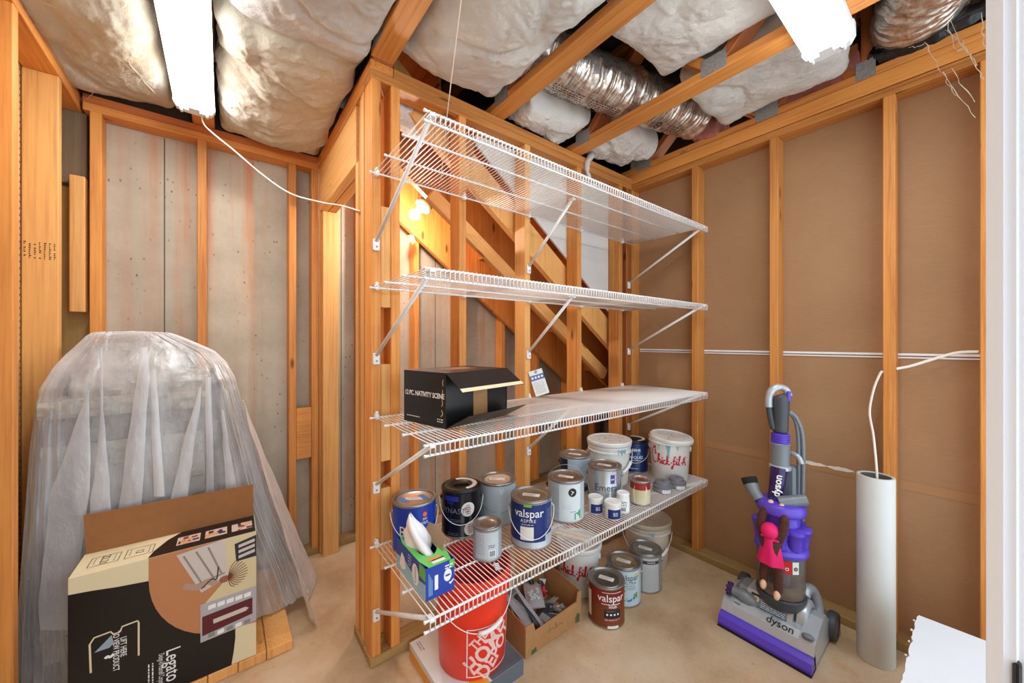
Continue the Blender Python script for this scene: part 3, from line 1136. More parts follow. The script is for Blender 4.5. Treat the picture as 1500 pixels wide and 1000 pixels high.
def can(name, label, x, y, z, r, h, body, lid, turn=0, bail=None, ears=BLACK, lidlabel=True, plastic=False, art=None, tape=False, group='paint cans', seed=0, lidart=None, ribs=True):
    """A paint can: body with rolled rims, pressed lid, ears, wire handle, wrapped print."""
    root = thing(name, label, 'paint can', (x, y, z), 0, group)
    phi = facing(x, y, turn)
    b = MB()
    rim = ears if plastic else TIN
    prof = [(0.0, 0.003), (r - 0.004, 0.003), (r - 0.002, 0), (r + 0.0012, 0.001), (r + 0.0016, 0.004), (r, 0.007), (r, h - 0.010), (r + 0.002, h - 0.008), (r + 0.0025, h - 0.003), (r + 0.001, h), (r - 0.004, h), (r - 0.007, h - 0.004)]
    mats = [TIN, TIN, TIN, TIN, TIN, body, rim, rim, rim, rim, rim]
    b.lathe(prof, body, 48, None, mats)
    b.build('body', root, 40)
    l = MB()
    if plastic:
        l.lathe([(r - 0.007, h - 0.004), (r - 0.010, h + 0.002), (r - 0.02, h + 0.004), (r * 0.55, h + 0.004), (r * 0.50, h + 0.001), (0, h + 0.001)], lid, 40)
    else:
        l.lathe([(r - 0.007, h - 0.004), (r - 0.009, h - 0.007), (r - 0.013, h - 0.007), (r - 0.016, h - 0.003), (r - 0.020, h - 0.003), (r - 0.024, h - 0.006), (0, h - 0.006)], lid, 40, None, [TIN, TIN, TIN, TIN, TIN, lid])
    lo = l.build('lid', root, 40)
    ev = Vector((cos(phi), sin(phi), 0))
    sd = Vector((-sin(phi), cos(phi), 0))
    zt = h + 0.0046 if plastic else h - 0.0058
    if lidlabel:
        q = MB()
        k = r / 0.083
        lay(q, rect2d(-0.035 * k, -0.013 * k, 0.035 * k, 0.015 * k), PAPER, (0, 0, zt), sd + ev * 0.25, -ev + sd * 0.25, 0.0004)
        random.seed(seed)
        for i in range(3):
            lay(q, rect2d(-0.030 * k, -0.008 * k + i * 0.007 * k, (-0.030 + random.uniform(.02, .055)) * k, -0.0055 * k + i * 0.007 * k), GREYP, (0, 0, zt), sd + ev * 0.25, -ev + sd * 0.25, 0.0008)
        q.build('lid_label', lo)
    if tape:
        q = MB()
        blue = mat('painters_tape', (52, 126, 188), 0.6)
        for du, rot in ((-0.042, 0.5), (0.036, 0.35)):
            lay(q, xf(rect2d(-0.011, -0.028, 0.011, 0.028), rot, du, 0.0), blue, (0, 0, zt), sd, -ev, 0.0008)
        q.build('tape', lo)
    if plastic:
        q = MB()
        q.box((-0.030, -0.012, 0), (0.030, 0.012, 0.008), lid, 0.003, Matrix.Translation((0, 0, h + 0.0005)) @ Matrix.Rotation(phi + pi / 2, 4, 'Z'))
        q.build('lid_grip', lo)
        q = MB()
        n = 18
        a0, a1 = phi + rad(20), phi + rad(205)
        vs, fs = [], []
        for i in range(n + 1):
            an = a0 + (a1 - a0) * i / n
            vs += [(cos(an) * r * 0.58, sin(an) * r * 0.58, h + 0.0046), (cos(an) * r * 0.80, sin(an) * r * 0.80, h + 0.0046)]
            if i:
                fs.append((2 * i - 2, 2 * i - 1, 2 * i + 1, 2 * i))
        q.add(vs, fs, PAPER)
        q.build('lid_label', lo)
    if ears is not None:
        for s_ in (-1, 1):
            q = MB()
            c = sd * s_ * (r + 0.0005) + Vector((0, 0, h * 0.76))
            T = Matrix.Translation(c) @ Vector((0, 0, 1)).rotation_difference(sd * s_).to_matrix().to_4x4()
            q.lathe([(0.0125, 0.0), (0.012, 0.003), (0.006, 0.004), (0.004, 0.008), (0, 0.008)], TIN if ears is TIN else ears, 16, T)
            q.build('ear', root, 40)
        if bail is not None:
            drop, col = bail
            R = r + 0.009
            pts = []
            for i in range(25):
                th = pi * i / 24
                if drop > 0:       # hanging against the front
                    pts.append(sd * (-cos(th) * R) + ev * (sin(th) * R) + Vector((0, 0, h * 0.76 - drop * sin(th))))
                else:              # standing up over the lid
                    pts.append(sd * (-cos(th) * R) + ev * (sin(th) * R * 0.18) + Vector((0, 0, h * 0.76 - drop * sin(th))))
            MB().tube(pts, 0.0016, col, 6).build('handle', root, True)
    if art:
        q = MB()
        art(q, r, phi, h)
        tag(q.build('printed_label', root), kind='stuff')
    return root


def lines(q, r, phi, z, u0, u1, rows, dz, m, seed=1, hgt=0.0028):
    random.seed(seed)
    for i in range(rows):
        u = u0
        while u < u1 - 0.003:
            L = min(random.uniform(0.004, 0.014), u1 - u)
            wrap(q, rect2d(u, -hgt / 2, u + L, hgt / 2), m, r, phi, z - i * dz, 0.0012)
            u += L + 0.0025


def band(q, r, phi, u0, u1, z0, z1, m, off=0.0006):
    n = max(2, int(abs(u1 - u0) / r / 0.13) + 1)
    wrap(q, rect2d(u0, 0, u1, z1 - z0, n), m, r, phi, z0, off)


S = SH
ROY = mat('royal_blue_print', (18, 62, 176), 0.3)
NAVY = mat('navy_print', (18, 44, 112), 0.35, var=0.12, scale=140)
COP = mat('copper_lid', (192, 142, 116), 0.45, 0.35, var=0.15)
PGR = mat('pale_grey_paint', (172, 186, 194), 0.4)
SILV = mat('silver_print', (188, 192, 196), 0.32, 0.35)


def art_re(q, r, phi, h):
    wrap(q, xf(text2d('Re', 0.058), 0, -0.040, 0), PWHITE, r, phi, 0.085, 0.0012)
    band(q, r, phi, 0.018, 0.046, 0.125, 0.165, mat('violet_print', (72, 52, 140), 0.4))
    wrap(q, disc2d(0.032, 0, 0.009, 14), mat('orange_print', (226, 128, 60), 0.5), r, phi, 0.147, 0.0012)
    wrap(q, xf(text2d('SW', 0.012, bold=0.02), 0, 0.032, 0), PWHITE, r, phi, 0.129, 0.0012)
    lines(q, r, phi, 0.118, 0.016, 0.05, 2, 0.006, PWHITE, 3)
    lines(q, r, phi, 0.060, -0.05, 0.0, 2, 0.006, PWHITE, 4, 0.002)


can('paint_can', 'royal blue paint can with blue tape on its copper lid, behind the tissue box', 0.604, 1.399, S, 0.083, 0.186, ROY, COP, 6, (0.085, WIREM), TIN, True, art=art_re, tape=True, seed=1)


def art_dyn(q, r, phi, h):
    g = mat('pewter_print', (122, 122, 126), 0.4)
    wrap(q, xf(text2d('DYNASTY', 0.030, spacing=1.05), 0, -0.034, 0), g, r, phi, 0.112, 0.0012)
    wrap(q, xf(text2d('BEHR', 0.013, bold=0.02), 0, -0.048, 0), mat('blue_band', (38, 48, 150), 0.4), r, phi, 0.145, 0.0012)
    band(q, r, phi, -0.075, -0.012, 0.152, 0.172, mat('blue_band'))
    lines(q, r, phi, 0.078, -0.06, 0.0, 2, 0.007, g, 6, 0.0022)
    lines(q, r, phi, 0.022, -0.06, -0.01, 2, 0.007, g, 7, 0.0022)
    for u, z in ((0.028, 0.118), (0.040, 0.038)):
        wrap(q, disc2d(u, 0, 0.029, 28), PAPER, r, phi, z, 0.0012)
        for i in range(5):
            random.seed(int(z * 999) + i)
            w_ = 0.021 - abs(i - 2) * 0.004
            wrap(q, rect2d(u - w_ * random.uniform(.6, 1), -0.0022, u + w_ * random.uniform(.5, 1), 0.0022, 2), mat('sticker_red', (170, 96, 96), 0.6) if i % 2 else GREYP, r, phi, z + 0.017 - i * 0.0085, 0.0018)


can('paint_can', 'glossy black paint can with two round white stickers and a black lid', 0.811, 1.384, S, 0.083, 0.192, mat('black_print', (20, 20, 24), 0.22), mat('black_lid', (24, 24, 27), 0.35), 0, (0.085, WIREM), BLACK, False, True, art_dyn)


def art_plain(q, r, phi, h):
    lines(q, r, phi, 0.105, -0.05, 0.055, 7, 0.010, mat('faint_print', (200, 210, 216), 0.5), 9, 0.0016)
    wrap(q, poly2d([(-0.01, 0.03), (0.015, 0.032), (0.012, 0.012), (0.002, 0.0), (-0.006, 0.014)]), mat('paint_drip', (190, 204, 210), 0.4), r, phi, h - 0.05, 0.0015)


can('paint_can', 'pale grey-blue paint can with a tan lid and a paint drip, behind the navy one', 0.990, 1.368, S, 0.083, 0.184, PGR, mat('tan_lid', (196, 176, 150), 0.5, 0.2, var=0.15), 10, (0.075, TIN), TIN, True, art=art_plain, seed=4)


def art_vals(q, r, phi, h):
    band(q, r, phi, -0.13, 0.055, 0.030, h - 0.012, NAVY)
    band(q, r, phi, 0.056, 0.10, 0.052, h - 0.012, mat('navy_side', (24, 52, 116), 0.4))
    wrap(q, xf(text2d('valspar', 0.044, bold=0.008), 0, -0.016, 0), PWHITE, r, phi, 0.140, 0.0014)
    wrap(q, xf(text2d('ASPIRE', 0.018, spacing=1.2), 0, -0.018, 0), PWHITE, r, phi, 0.112, 0.0014)
    lines(q, r, phi, 0.098, -0.045, 0.008, 1, 0.006, PWHITE, 11, 0.002)
    band(q, r, phi, -0.036, -0.004, 0.166, 0.176, mat('lime_print', (120, 190, 70), 0.4), 0.0012)
    band(q, r, phi, -0.050, 0.004, 0.038, 0.090, PAPER, 0.0014)
    lines(q, r, phi, 0.082, -0.045, -0.006, 2, 0.006, GREYP, 12, 0.0015)
    lines(q, r, phi, 0.150, 0.062, 0.095, 10, 0.008, GREYP, 13, 0.0018)


can('paint_can', 'navy paint can with white lettering and a blank white sticker on its front', 0.993, 1.136, S, 0.083, 0.186, SILV, LIDB, 4, (0.095, WIREM), TIN, True, art=art_vals, seed=5)


def art_quart(q, r, phi, h):
    band(q, r, phi, -0.05, 0.045, 0.012, h - 0.014, mat('quart_label', (190, 198, 204), 0.4))
    lines(q, r, phi, 0.098, -0.045, -0.008, 9, 0.0085, GREYP, 14, 0.0018)
    lines(q, r, phi, 0.060, 0.004, 0.03, 2, 0.006, INK, 15, 0.002)
    band(q, r, phi, 0.004, 0.032, 0.018, 0.044, PWHITE, 0.001)
    for i in range(9):
        band(q, r, phi, 0.007 + i * 0.0026, 0.007 + i * 0.0026 + (0.0016 if i % 3 else 0.0009), 0.021, 0.041, INK, 0.0014)


can('quart_can', 'small silver quart can with a barcode, at the front of the lowest shelf', 0.792, 1.158, S, 0.054, 0.121, mat('quart_silver', (170, 178, 184), 0.35, 0.4), LIDB, 0, None, None, False, art=art_quart)


def art_white(q, r, phi, h):
    band(q, r, phi, -0.03, 0.072, 0.010, h - 0.014, mat('white_label', (214, 224, 228), 0.4))
    lines(q, r, phi, 0.150, -0.078, -0.034, 15, 0.009, GREYP, 16, 0.0018)
    lines(q, r, phi, 0.082, -0.018, 0.028, 4, 0.006, mat('faint_print'), 17, 0.002)
    lines(q, r, phi, 0.052, 0.02, 0.05, 1, 0.006, INK, 19, 0.002)
    wrap(q, poly2d([(0.040, 0.012), (0.072, 0.016), (0.072, 0.058), (0.056, 0.044), (0.040, 0.040)]), mat('leaf_green_print', (70, 168, 112), 0.5), r, phi, 0.004, 0.0014)
    wrap(q, disc2d(0.030, 0, 0.019, 24), BLACK, r, phi, 0.138, 0.0016)
    wrap(q, stroke2d([(0.024, 0.008), (0.032, 0.0), (0.024, -0.009), (0.037, 0.004)], 0.003), PWHITE, r, phi, 0.138, 0.0030)


can('paint_can', 'white paint can with a black hinge disc and its wire handle standing up', 1.257, 1.193, S, 0.083, 0.185, mat('can_grey_print', (176, 186, 192), 0.4), LIDB, 0, (-0.10, TIN), BLACK, True, art=art_white, seed=7)


def art_back(q, r, phi, h):
    band(q, r, phi, -0.11, -0.04, 0.03, h - 0.014, mat('dark_navy', (22, 34, 62), 0.4))
    band(q, r, phi, -0.02, 0.1, 0.002, 0.045, mat('dark_navy'))
    lines(q, r, phi, 0.12, -0.02, 0.05, 5, 0.01, mat('faint_print'), 18, 0.002)


can('paint_can', 'pale blue paint can with a dark navy side, half hidden in the rear row', 1.545, 1.398, S, 0.083, 0.186, mat('ice_blue_print', (172, 192, 210), 0.4), LIDG, 0, None, BLACK, True, art=art_back, seed=8)


def art_em(q, r, phi, h):
    wrap(q, xf(text2d('Emerald', 0.046, bold=0.006), 0, 0.026, 0), mat('slate_print', (70, 78, 92), 0.5), r, phi, 0.096, 0.0012)
    band(q, r, phi, 0.030, 0.052, 0.118, 0.160, mat('violet_print'), 0.0012)
    wrap(q, xf(text2d('SW', 0.012, bold=0.02), 0, 0.041, 0), PWHITE, r, phi, 0.138, 0.0018)
    lines(q, r, phi, 0.074, 0.006, 0.06, 2, 0.007, GREYP, 21, 0.002)


can('paint_can', 'shiny silver paint can with thin grey lettering, behind the three jars', 1.522, 1.178, S, 0.083, 0.188, mat('bright_silver', (186, 192, 198), 0.22, 0.6), LIDB, 0, (0.11, TIN), TIN, True, art=art_em, seed=9)


def art_marq(q, r, phi, h):
    wrap(q, xf(text2d('BEHR', 0.022, bold=0.02), 0, 0.012, 0), PWHITE, r, phi, 0.140, 0.0014)
    wrap(q, xf(text2d('MARQUEE', 0.024, bold=0.01), 0, 0.0, 0), PWHITE, r, phi, 0.096, 0.0014)
    lines(q, r, phi, 0.078, -0.02, 0.04, 1, 0.007, PWHITE, 22, 0.004)
    lines(q, r, phi, 0.028, -0.05, 0.03, 1, 0.007, PWHITE, 23, 0.003)
    wrap(q, poly2d([(0.020, 0.06), (0.030, 0.06), (0.046, 0.0), (0.012, 0.0)]), mat('light_beam', (78, 132, 196), 0.4), r, phi, 0.078, 0.0008)


can('paint_can', 'dark navy paint can with a black lid, between the two white buckets', 2.055, 1.358, S, 0.080, 0.190, mat('deep_navy_print', (16, 44, 104), 0.3), mat('black_lid'), 0, (0.08, WIREM), BLACK, False, True, art_marq)


def art_red(q, r, phi, h):
    band(q, r, phi, -0.075, 0.075, h - 0.042, h - 0.009, mat('dark_red', (150, 34, 36), 0.4))
    wrap(q, poly2d([(-0.03, 0.0), (0.032, 0.0), (0.036, 0.07), (0.030, 0.088), (-0.028, 0.084), (-0.034, 0.06)]), mat('cream_label', (226, 218, 184), 0.6), r, phi, 0.008, 0.0016)
    lines(q, r, phi, 0.075, -0.02, 0.022, 5, 0.010, mat('cream_print', (206, 196, 160), 0.6), 24, 0.002)


can('quart_can', 'small cream quart can with a red top and red lid, beside the jars', 1.654, 1.060, S, 0.048, 0.118, mat('cream_print', (206, 196, 160), 0.6), mat('red_lid', (140, 34, 30), 0.45), 0, None, None, False, art=art_red)


def jar(label, x, y, r, h, body, capm, capr, caph, art=None, two=False):
    root = thing('paint_jar', label, 'jar', (x, y, S), 0, 'small paint jars on the lowest shelf')
    phi = facing(x, y)
    MB().lathe([(0, 0.001), (r * .92, 0.0), (r, 0.004), (r, h - 0.012), (r * 0.94, h - 0.004), (r * .9, h)], body, 32).build('body', root, 40)
    MB().lathe([(capr, h - 0.010), (capr, h + caph - 0.003), (capr - 0.003, h + caph), (capr * 0.8, h + caph), (capr * 0.76, h + caph - 0.003), (0, h + caph - 0.003)], capm, 32).build('lid', root, 40)
    q = MB()
    if two:
        band(q, r, phi, -0.03, 0.03, 0.012, h - 0.02, PWHITE)
        lines(q, r, phi, h - 0.014, -0.022, 0.02, 4, 0.008, INK, 31, 0.003)
        for i in range(7):
            band(q, r, phi, -0.008 + i * 0.0032, -0.008 + i * 0.0032 + 0.0018, 0.014, 0.028, INK, 0.0014)
    else:
        band(q, r, phi, -0.022, 0.045, 0.006, h - 0.018, NAVY)
        lines(q, r, phi, 0.034, 0.002, 0.024, 3, 0.006, PWHITE, 33, 0.0022)
    q.build('printed_label', root)
    return root


PLW = mat('white_plastic', (232, 234, 234), 0.35)
jar('small white paint jar with a navy label, behind its twin at the shelf edge', 1.392, 1.130, 0.033, 0.066, PLW, mat('jar_lid', (226, 226, 222), 0.5), 0.035, 0.010)
jar('small white paint jar with a navy label, nearest the shelf edge', 1.412, 1.046, 0.036, 0.066, PLW, mat('jar_lid'), 0.038, 0.010)
jar('small white paint jar with a barcode and a ribbed white cap', 1.500, 1.053, 0.031, 0.070, PLW, PLW, 0.029, 0.022, two=True)


def tub(label, x, y):
    root = thing('paint_tub', label, 'tub', (x, y, S), 0, 'squat sample tubs on the lowest shelf')
    phi = facing(x, y)
    MB().lathe([(0, 0.001), (0.046, 0), (0.048, 0.003), (0.048, 0.030), (0.045, 0.034)], mat('tub_grey', (150, 150, 150), 0.4, 0.3), 32).build('body', root, 40)
    MB().lathe([(0.0495, 0.022), (0.0495, 0.034), (0.040, 0.037), (0.038, 0.052), (0.035, 0.054), (0.0, 0.052)], mat('tub_lid', (116, 116, 124), 0.45), 32).build('lid', root, 40)
    q = MB()
    band(q, 0.048, phi, 0.0, 0.05, 0.003, 0.02, PWHITE)
    lines(q, 0.048, phi, 0.015, 0.004, 0.045, 2, 0.006, GREYP, 35, 0.002)
    q.build('printed_label', root)
    q = MB()
    lay(q, disc2d(0.004, 0, 0.014, 12, 0.009), mat('violet_smear', (98, 84, 130), 0.5), (0, 0, 0.052), (1, 0, 0), (0, 1, 0), 0.001)
    q.build('paint_smear', root)


tub('squat grey sample tub with a violet smear, closer to the shelf edge', 1.874, 1.066)
tub('squat grey sample tub with a violet smear, against the red script bucket', 1.985, 1.100 - 0.055)

# ---- buckets
BWHITE = mat('bucket_white', (226, 226, 222), 0.38, var=0.04, scale=8)
BRED = mat('script_red', (196, 30, 44), 0.4)
DRIP = mat('teal_drips', (120, 176, 190), 0.5)


def script_logo(q, rz, phi, z0, k=1.0):
    """Red script lettering written round a bucket, with the big bird-headed C."""
    w = 0.0062 * k
    S_ = [
        [(-0.088, 0.060), (-0.082, 0.072), (-0.090, 0.083), (-0.104, 0.078), (-0.112, 0.055), (-0.106, 0.016), (-0.092, -0.004), (-0.078, 0.006)],   # C
        [(-0.088, 0.060), (-0.078, 0.052), (-0.090, 0.050)],                                                                                         # beak
        [(-0.098, 0.082), (-0.098, 0.094), (-0.090, 0.088), (-0.086, 0.096), (-0.082, 0.084)],                                                       # comb
        [(-0.070, 0.0), (-0.058, 0.048), (-0.064, 0.052), (-0.068, 0.0)], [(-0.068, 0.006), (-0.058, 0.024), (-0.052, 0.018), (-0.054, 0.002), (-0.046, 0.002)],  # h
        [(-0.046, 0.002), (-0.040, 0.022), (-0.042, 0.002), (-0.034, 0.002)],                                                                        # i
        [(-0.022, 0.020), (-0.030, 0.022), (-0.034, 0.008), (-0.028, 0.0), (-0.018, 0.004)],                                                         # c
        [(-0.018, 0.0), (-0.008, 0.046), (-0.013, 0.048), (-0.016, 0.0)], [(-0.004, 0.022), (-0.015, 0.011), (-0.003, 0.0), (0.002, 0.002)],           # k
        [(0.004, 0.012), (0.012, 0.012)],
        [(0.034, 0.044), (0.026, 0.046), (0.020, 0.000), (0.014, -0.022), (0.010, -0.014), (0.022, 0.002), (0.032, 0.006)], [(0.014, 0.022), (0.034, 0.024)],      # f
        [(0.033, 0.004), (0.038, 0.022), (0.039, 0.002), (0.046, 0.004)],                                                                            # i
        [(0.046, 0.004), (0.058, 0.046), (0.053, 0.048), (0.050, 0.004), (0.058, 0.002)],                                                            # l
        [(0.062, 0.012), (0.070, 0.013)],
        [(0.072, -0.002), (0.084, 0.044), (0.092, 0.0), (0.098, 0.002)], [(0.074, 0.014), (0.094, 0.016)],                                            # A
    ]
    for p in S_:
        wrap(q, stroke2d([(a * k, b * k) for a, b in p], w), BRED, rz, phi, z0, 0.0015)
    for a, b in ((-0.040, 0.034), (0.040, 0.034), (0.098, 0.042), (-0.094, 0.066)):
        wrap(q, disc2d(a * k, b * k, 0.0042 * k, 10), BRED, rz, phi, z0, 0.0015)


def bucket(label, x, y, z, r0, r1, h, m, lid=None, lidtilt=(0, 0), lidoff=(0, 0), art=None, rings=2, turn=0, bail=None, grip=None, group='plastic buckets', rimz=None, cat='bucket'):
    root = thing('bucket', label, cat, (x, y, z), 0, group)
    phi = facing(x, y, turn)

    def rz(zz):
        return r0 + (r1 - r0) * zz / h
    prof = [(0, 0.002), (r0 - 0.006, 0.002), (r0 - 0.002, 0.0), (r0, 0.003)]
    zr = h - 0.028 * rings
    prof.append((rz(zr), zr))
    for k in range(rings):
        za = zr + k * 0.028
        prof += [(rz(za) + 0.007, za + 0.001), (rz(za) + 0.007, za + 0.007), (rz(za) + 0.001, za + 0.010)]
    prof += [(r1 + 0.004, h - 0.006), (r1 + 0.005, h), (r1 - 0.003, h), (r1 - 0.005, h - 0.01), (r0 - 0.004, 0.008), (0, 0.008)]
    MB().lathe(prof, m, 56).build('body', root, 35)
    ev = Vector((cos(phi), sin(phi), 0))
    sd = Vector((-sin(phi), cos(phi), 0))
    if lid:
        R = r1 + 0.009
        T = Matrix.Translation((lidoff[0], lidoff[1], h - 0.014)) @ Matrix.Rotation(lidtilt[0], 4, sd) @ Matrix.Rotation(lidtilt[1], 4, ev)
        lo = MB().lathe([(R - 0.001, 0.0), (R, 0.002), (R, 0.016), (R - 0.004, 0.021), (R - 0.012, 0.021), (R - 0.014, 0.016), (R - 0.03, 0.0155), (0, 0.0165)], lid, 56, T).build('lid', root, 35)
        q = MB()
        random.seed(int(x * 1000))
        for i in range(16):
            a, d = random.uniform(0, 6.28), random.uniform(0, 0.7) * r1
            q.add([T @ Vector((cos(a) * d + du, sin(a) * d + dv, 0.0172)) for du, dv in disc2d(0, 0, random.uniform(.003, .010), 8, random.uniform(.002, .005))[0]], disc2d(0, 0, 1, 8)[1],
                  random.choice([mat('lid_smear', (188, 176, 164), 0.7), mat('lid_scuff', (158, 160, 166), 0.7), mat('lid_red', (190, 130, 124), 0.7)]))
        tag(q.build('paint_smears', lo), kind='stuff')
    for s_ in (-1, 1):
        q = MB()
        ze = h - 0.062
        c = sd * s_ * (rz(ze) - 0.001) + Vector((0, 0, ze))
        T = Matrix.Translation(c) @ Vector((0, 0, 1)).rotation_difference(sd * s_).to_matrix().to_4x4()
        q.lathe([(0.017, 0.0), (0.016, 0.007), (0.008, 0.009), (0, 0.009)], m, 16, T)
        q.build('ear', root, 40)
    if bail is not None:
        ze = h - 0.062
        R = r1 + 0.010
        pts = []
        for i in range(31):
            th = pi * i / 30
            zz = ze - bail * sin(th) ** 1.3
            pts.append(sd * (-cos(th) * R) + ev * (sin(th) * R) + Vector((0, 0, zz)))
        ho = MB().tube(pts, 0.0018, WIREM, 6).build('handle', root, True)
        if grip:
            c = len(pts) // 2 + grip
            MB().tube(pts[c - 3:c + 4], 0.008, WIREM, 10).build('grip', ho, True)
    if art:
        q = MB()
        art(q, rz, phi, h)
        q.build('printed_logo', root)
    return root


def drips(seed, spots):
    def f(q, rz, phi, h):
        random.seed(seed)
        for u, L, w in spots:
            wrap(q, poly2d([(u - w, h - 0.030), (u + w, h - 0.030), (u + w * .5, h - 0.030 - L * .5), (u + w * .3, h - 0.03 - L), (u - w * .1, h - 0.03 - L), (u - w * .4, h - 0.03 - L * .4)]), DRIP, rz, phi, 0, 0.0085 if L < 0.05 else 0.002)
    return f


def art_cfa(q, rz, phi, h):
    script_logo(q, rz, phi, 0.105, 1.0)
    drips(3, [(-0.008, 0.075, 0.014), (-0.060, 0.03, 0.004), (0.045, 0.02, 0.006)])(q, rz, phi, h)


def art_cfa2(q, rz, phi, h):
    script_logo(q, rz, phi, 0.115, 1.0)


bucket('white lidded bucket with blue paint dribbles, behind the silver can', 1.772, 1.338, S, 0.104, 0.118, 0.238, BWHITE, BWHITE, art=drips(2, [(0.055, 0.03, 0.012), (0.075, 0.024, 0.010), (0.035, 0.03, 0.004)]), turn=8, bail=0.105, grip=7)
bucket('white bucket with red script lettering and loose lid, ending the lowest shelf', 2.096, 1.146, S, 0.099, 0.112, 0.243, BWHITE, BWHITE, (0.05, -0.10), (0.006, -0.006), art=art_cfa, rings=1)
BHD = mat('orange_red_bucket', (238, 56, 30), 0.32)


def art_home(q, rz, phi, h):
    a0, a1, z0, z1 = -0.055, 0.145, 0.014, 0.196
    for u0, v0, u1, v1 in ((a0, z0, a1, z0 + 0.004), (a0, z1 - 0.004, a1, z1), (a0, z0, a0 + 0.004, z1), (a1 - 0.004, z0, a1, z1)):
        wrap(q, rect2d(u0, v0, u1, v1, 8), PWHITE, rz, phi, 0, 0.001)
    pw = mat('pinkish_white_print', (246, 206, 204), 0.5)
    for s_, size, du, dv, sx in (('THE', 0.048, -0.010, 0.150, 0.8), ('HOME', 0.086, 0.022, 0.108, 0.80), ('DEPOT', 0.082, 0.066, 0.078, 0.74)):
        wrap(q, xf(text2d(s_, size, bold=0.035), rad(44), du, dv, sx), pw, rz, phi, 0, 0.001)


bucket('orange-red bucket with white stencilled lettering, on the flat white carton', 0.790, 1.262, 0.0625, 0.131, 0.148, 0.368, BHD, None, art=art_home, rings=3, turn=14, bail=0.115, grip=2)
bucket('dirty white bucket with a double-ringed lid beyond the grey can on the floor', 1.998, 1.238, 0.001, 0.116, 0.130, 0.255, mat('grimy_white', (206, 196, 182), 0.45, var=0.12, scale=10), mat('grimy_lid', (186, 172, 150), 0.5, var=0.15, scale=10), rings=2, art=drips(4, [(0.035, 0.02, 0.012), (0.01, 0.012, 0.004)]), bail=0.12, grip=6)
bucket('white bucket with red script lettering on the floor behind the brown can', 1.500, 1.330, 0.001, 0.098, 0.112, 0.243, BWHITE, BWHITE, art=art_cfa2, rings=1, turn=-10)

# ---- cans on the floor


def art_brown(q, r, phi, h):
    mar = mat('maroon_print', (122, 30, 24), 0.3)
    band(q, r, phi, -0.09, 0.10, 0.105, h - 0.012, mar)
    band(q, r, phi, -0.11, -0.078, 0.03, h - 0.04, PAPER, 0.001)
    wrap(q, xf(text2d('valspar', 0.046, bold=0.008), 0, 0.024, 0), PWHITE, r, phi, 0.140, 0.0014)
    wrap(q, rect2d(-0.02, -0.001, 0.075, 0.001, 8), PWHITE, r, phi, 0.166, 0.0014)
    lines(q, r, phi, 0.114, -0.022, 0.07, 1, 0.006, PWHITE, 41, 0.004)
    wrap(q, xf(text2d('SOLID', 0.014, bold=0.03), 0, 0.030, 0), PWHITE, r, phi, 0.103, 0.0014)
    band(q, r, phi, -0.010, 0.068, 0.052, 0.090, INK, 0.0012)
    lines(q, r, phi, 0.084, -0.004, 0.062, 1, 0.006, GREYP, 42, 0.003)
    for i in range(4):
        wrap(q, disc2d(0.004 + i * 0.017, 0, 0.0048, 10), PWHITE, r, phi, 0.069, 0.0018)
    band(q, r, phi, -0.010, 0.068, 0.038, 0.051, mat('rose_print', (160, 70, 76), 0.4), 0.0012)
    lines(q, r, phi, 0.0445, -0.004, 0.062, 1, 0.006, PWHITE, 43, 0.003)
    band(q, r, phi, 0.006, 0.058, 0.006, 0.018, PAPER, 0.0012)


can('paint_can', 'chestnut brown paint can with white lettering, at the front on the floor', 1.435, 1.100, 0.001, 0.083, 0.187, mat('chestnut_print', (112, 58, 30), 0.3), mat('dark_tin_lid', (110, 104, 98), 0.35, 0.6, var=0.2), 0, None, TIN, True, art=art_brown, seed=11)


def art_ultra(q, r, phi, h):
    band(q, r, phi, -0.06, 0.085, 0.010, h - 0.012, mat('ice_print', (186, 208, 216), 0.35))
    wrap(q, xf(text2d('valspar', 0.038, bold=0.004), 0, 0.028, 0), mat('slate_print'), r, phi, 0.145, 0.0014)
    wrap(q, xf(text2d('ULTRA', 0.020, spacing=1.2), 0, 0.030, 0), mat('slate_print'), r, phi, 0.120, 0.0014)
    lines(q, r, phi, 0.106, 0.006, 0.06, 3, 0.008, mat('slate_print'), 44, 0.002)
    wrap(q, poly2d([(-0.02, 0.028), (0.02, 0.036), (0.05, 0.050), (0.072, 0.062), (0.074, 0.030), (0.05, 0.022), (0.0, 0.016)]), mat('grass_green_print', (92, 160, 76), 0.4), r, phi, 0.012, 0.0014)
    wrap(q, poly2d([(0.0, 0.020), (0.03, 0.026), (0.06, 0.044), (0.06, 0.030), (0.03, 0.016)]), mat('azure_print', (48, 120, 190), 0.4), r, phi, 0.014, 0.0018)
    band(q, r, phi, 0.055, 0.078, 0.155, 0.163, mat('yellow_print', (214, 200, 90), 0.4), 0.0012)


can('paint_can', 'pale blue paint can with a green swirl and crusted lid, on the floor', 1.618, 1.132, 0.001, 0.083, 0.188, mat('can_grey_print'), mat('crusted_lid', (150, 130, 98), 0.6, 0.3, var=0.4, scale=30), 0, None, TIN, True, art=art_ultra, seed=12)


def art_grey(q, r, phi, h):
    band(q, r, phi, -0.012, 0.075, 0.010, h - 0.016, mat('grey_label', (184, 188, 190), 0.45))
    band(q, r, phi, -0.012, 0.075, h - 0.045, h - 0.028, mat('charcoal_print', (60, 62, 66), 0.4), 0.0012)
    wrap(q, xf(text2d('VALSPAR', 0.011), 0, 0.030, 0), PWHITE, r, phi, h - 0.0365, 0.0016)
    lines(q, r, phi, 0.130, -0.006, 0.07, 13, 0.009, GREYP, 45, 0.0018)


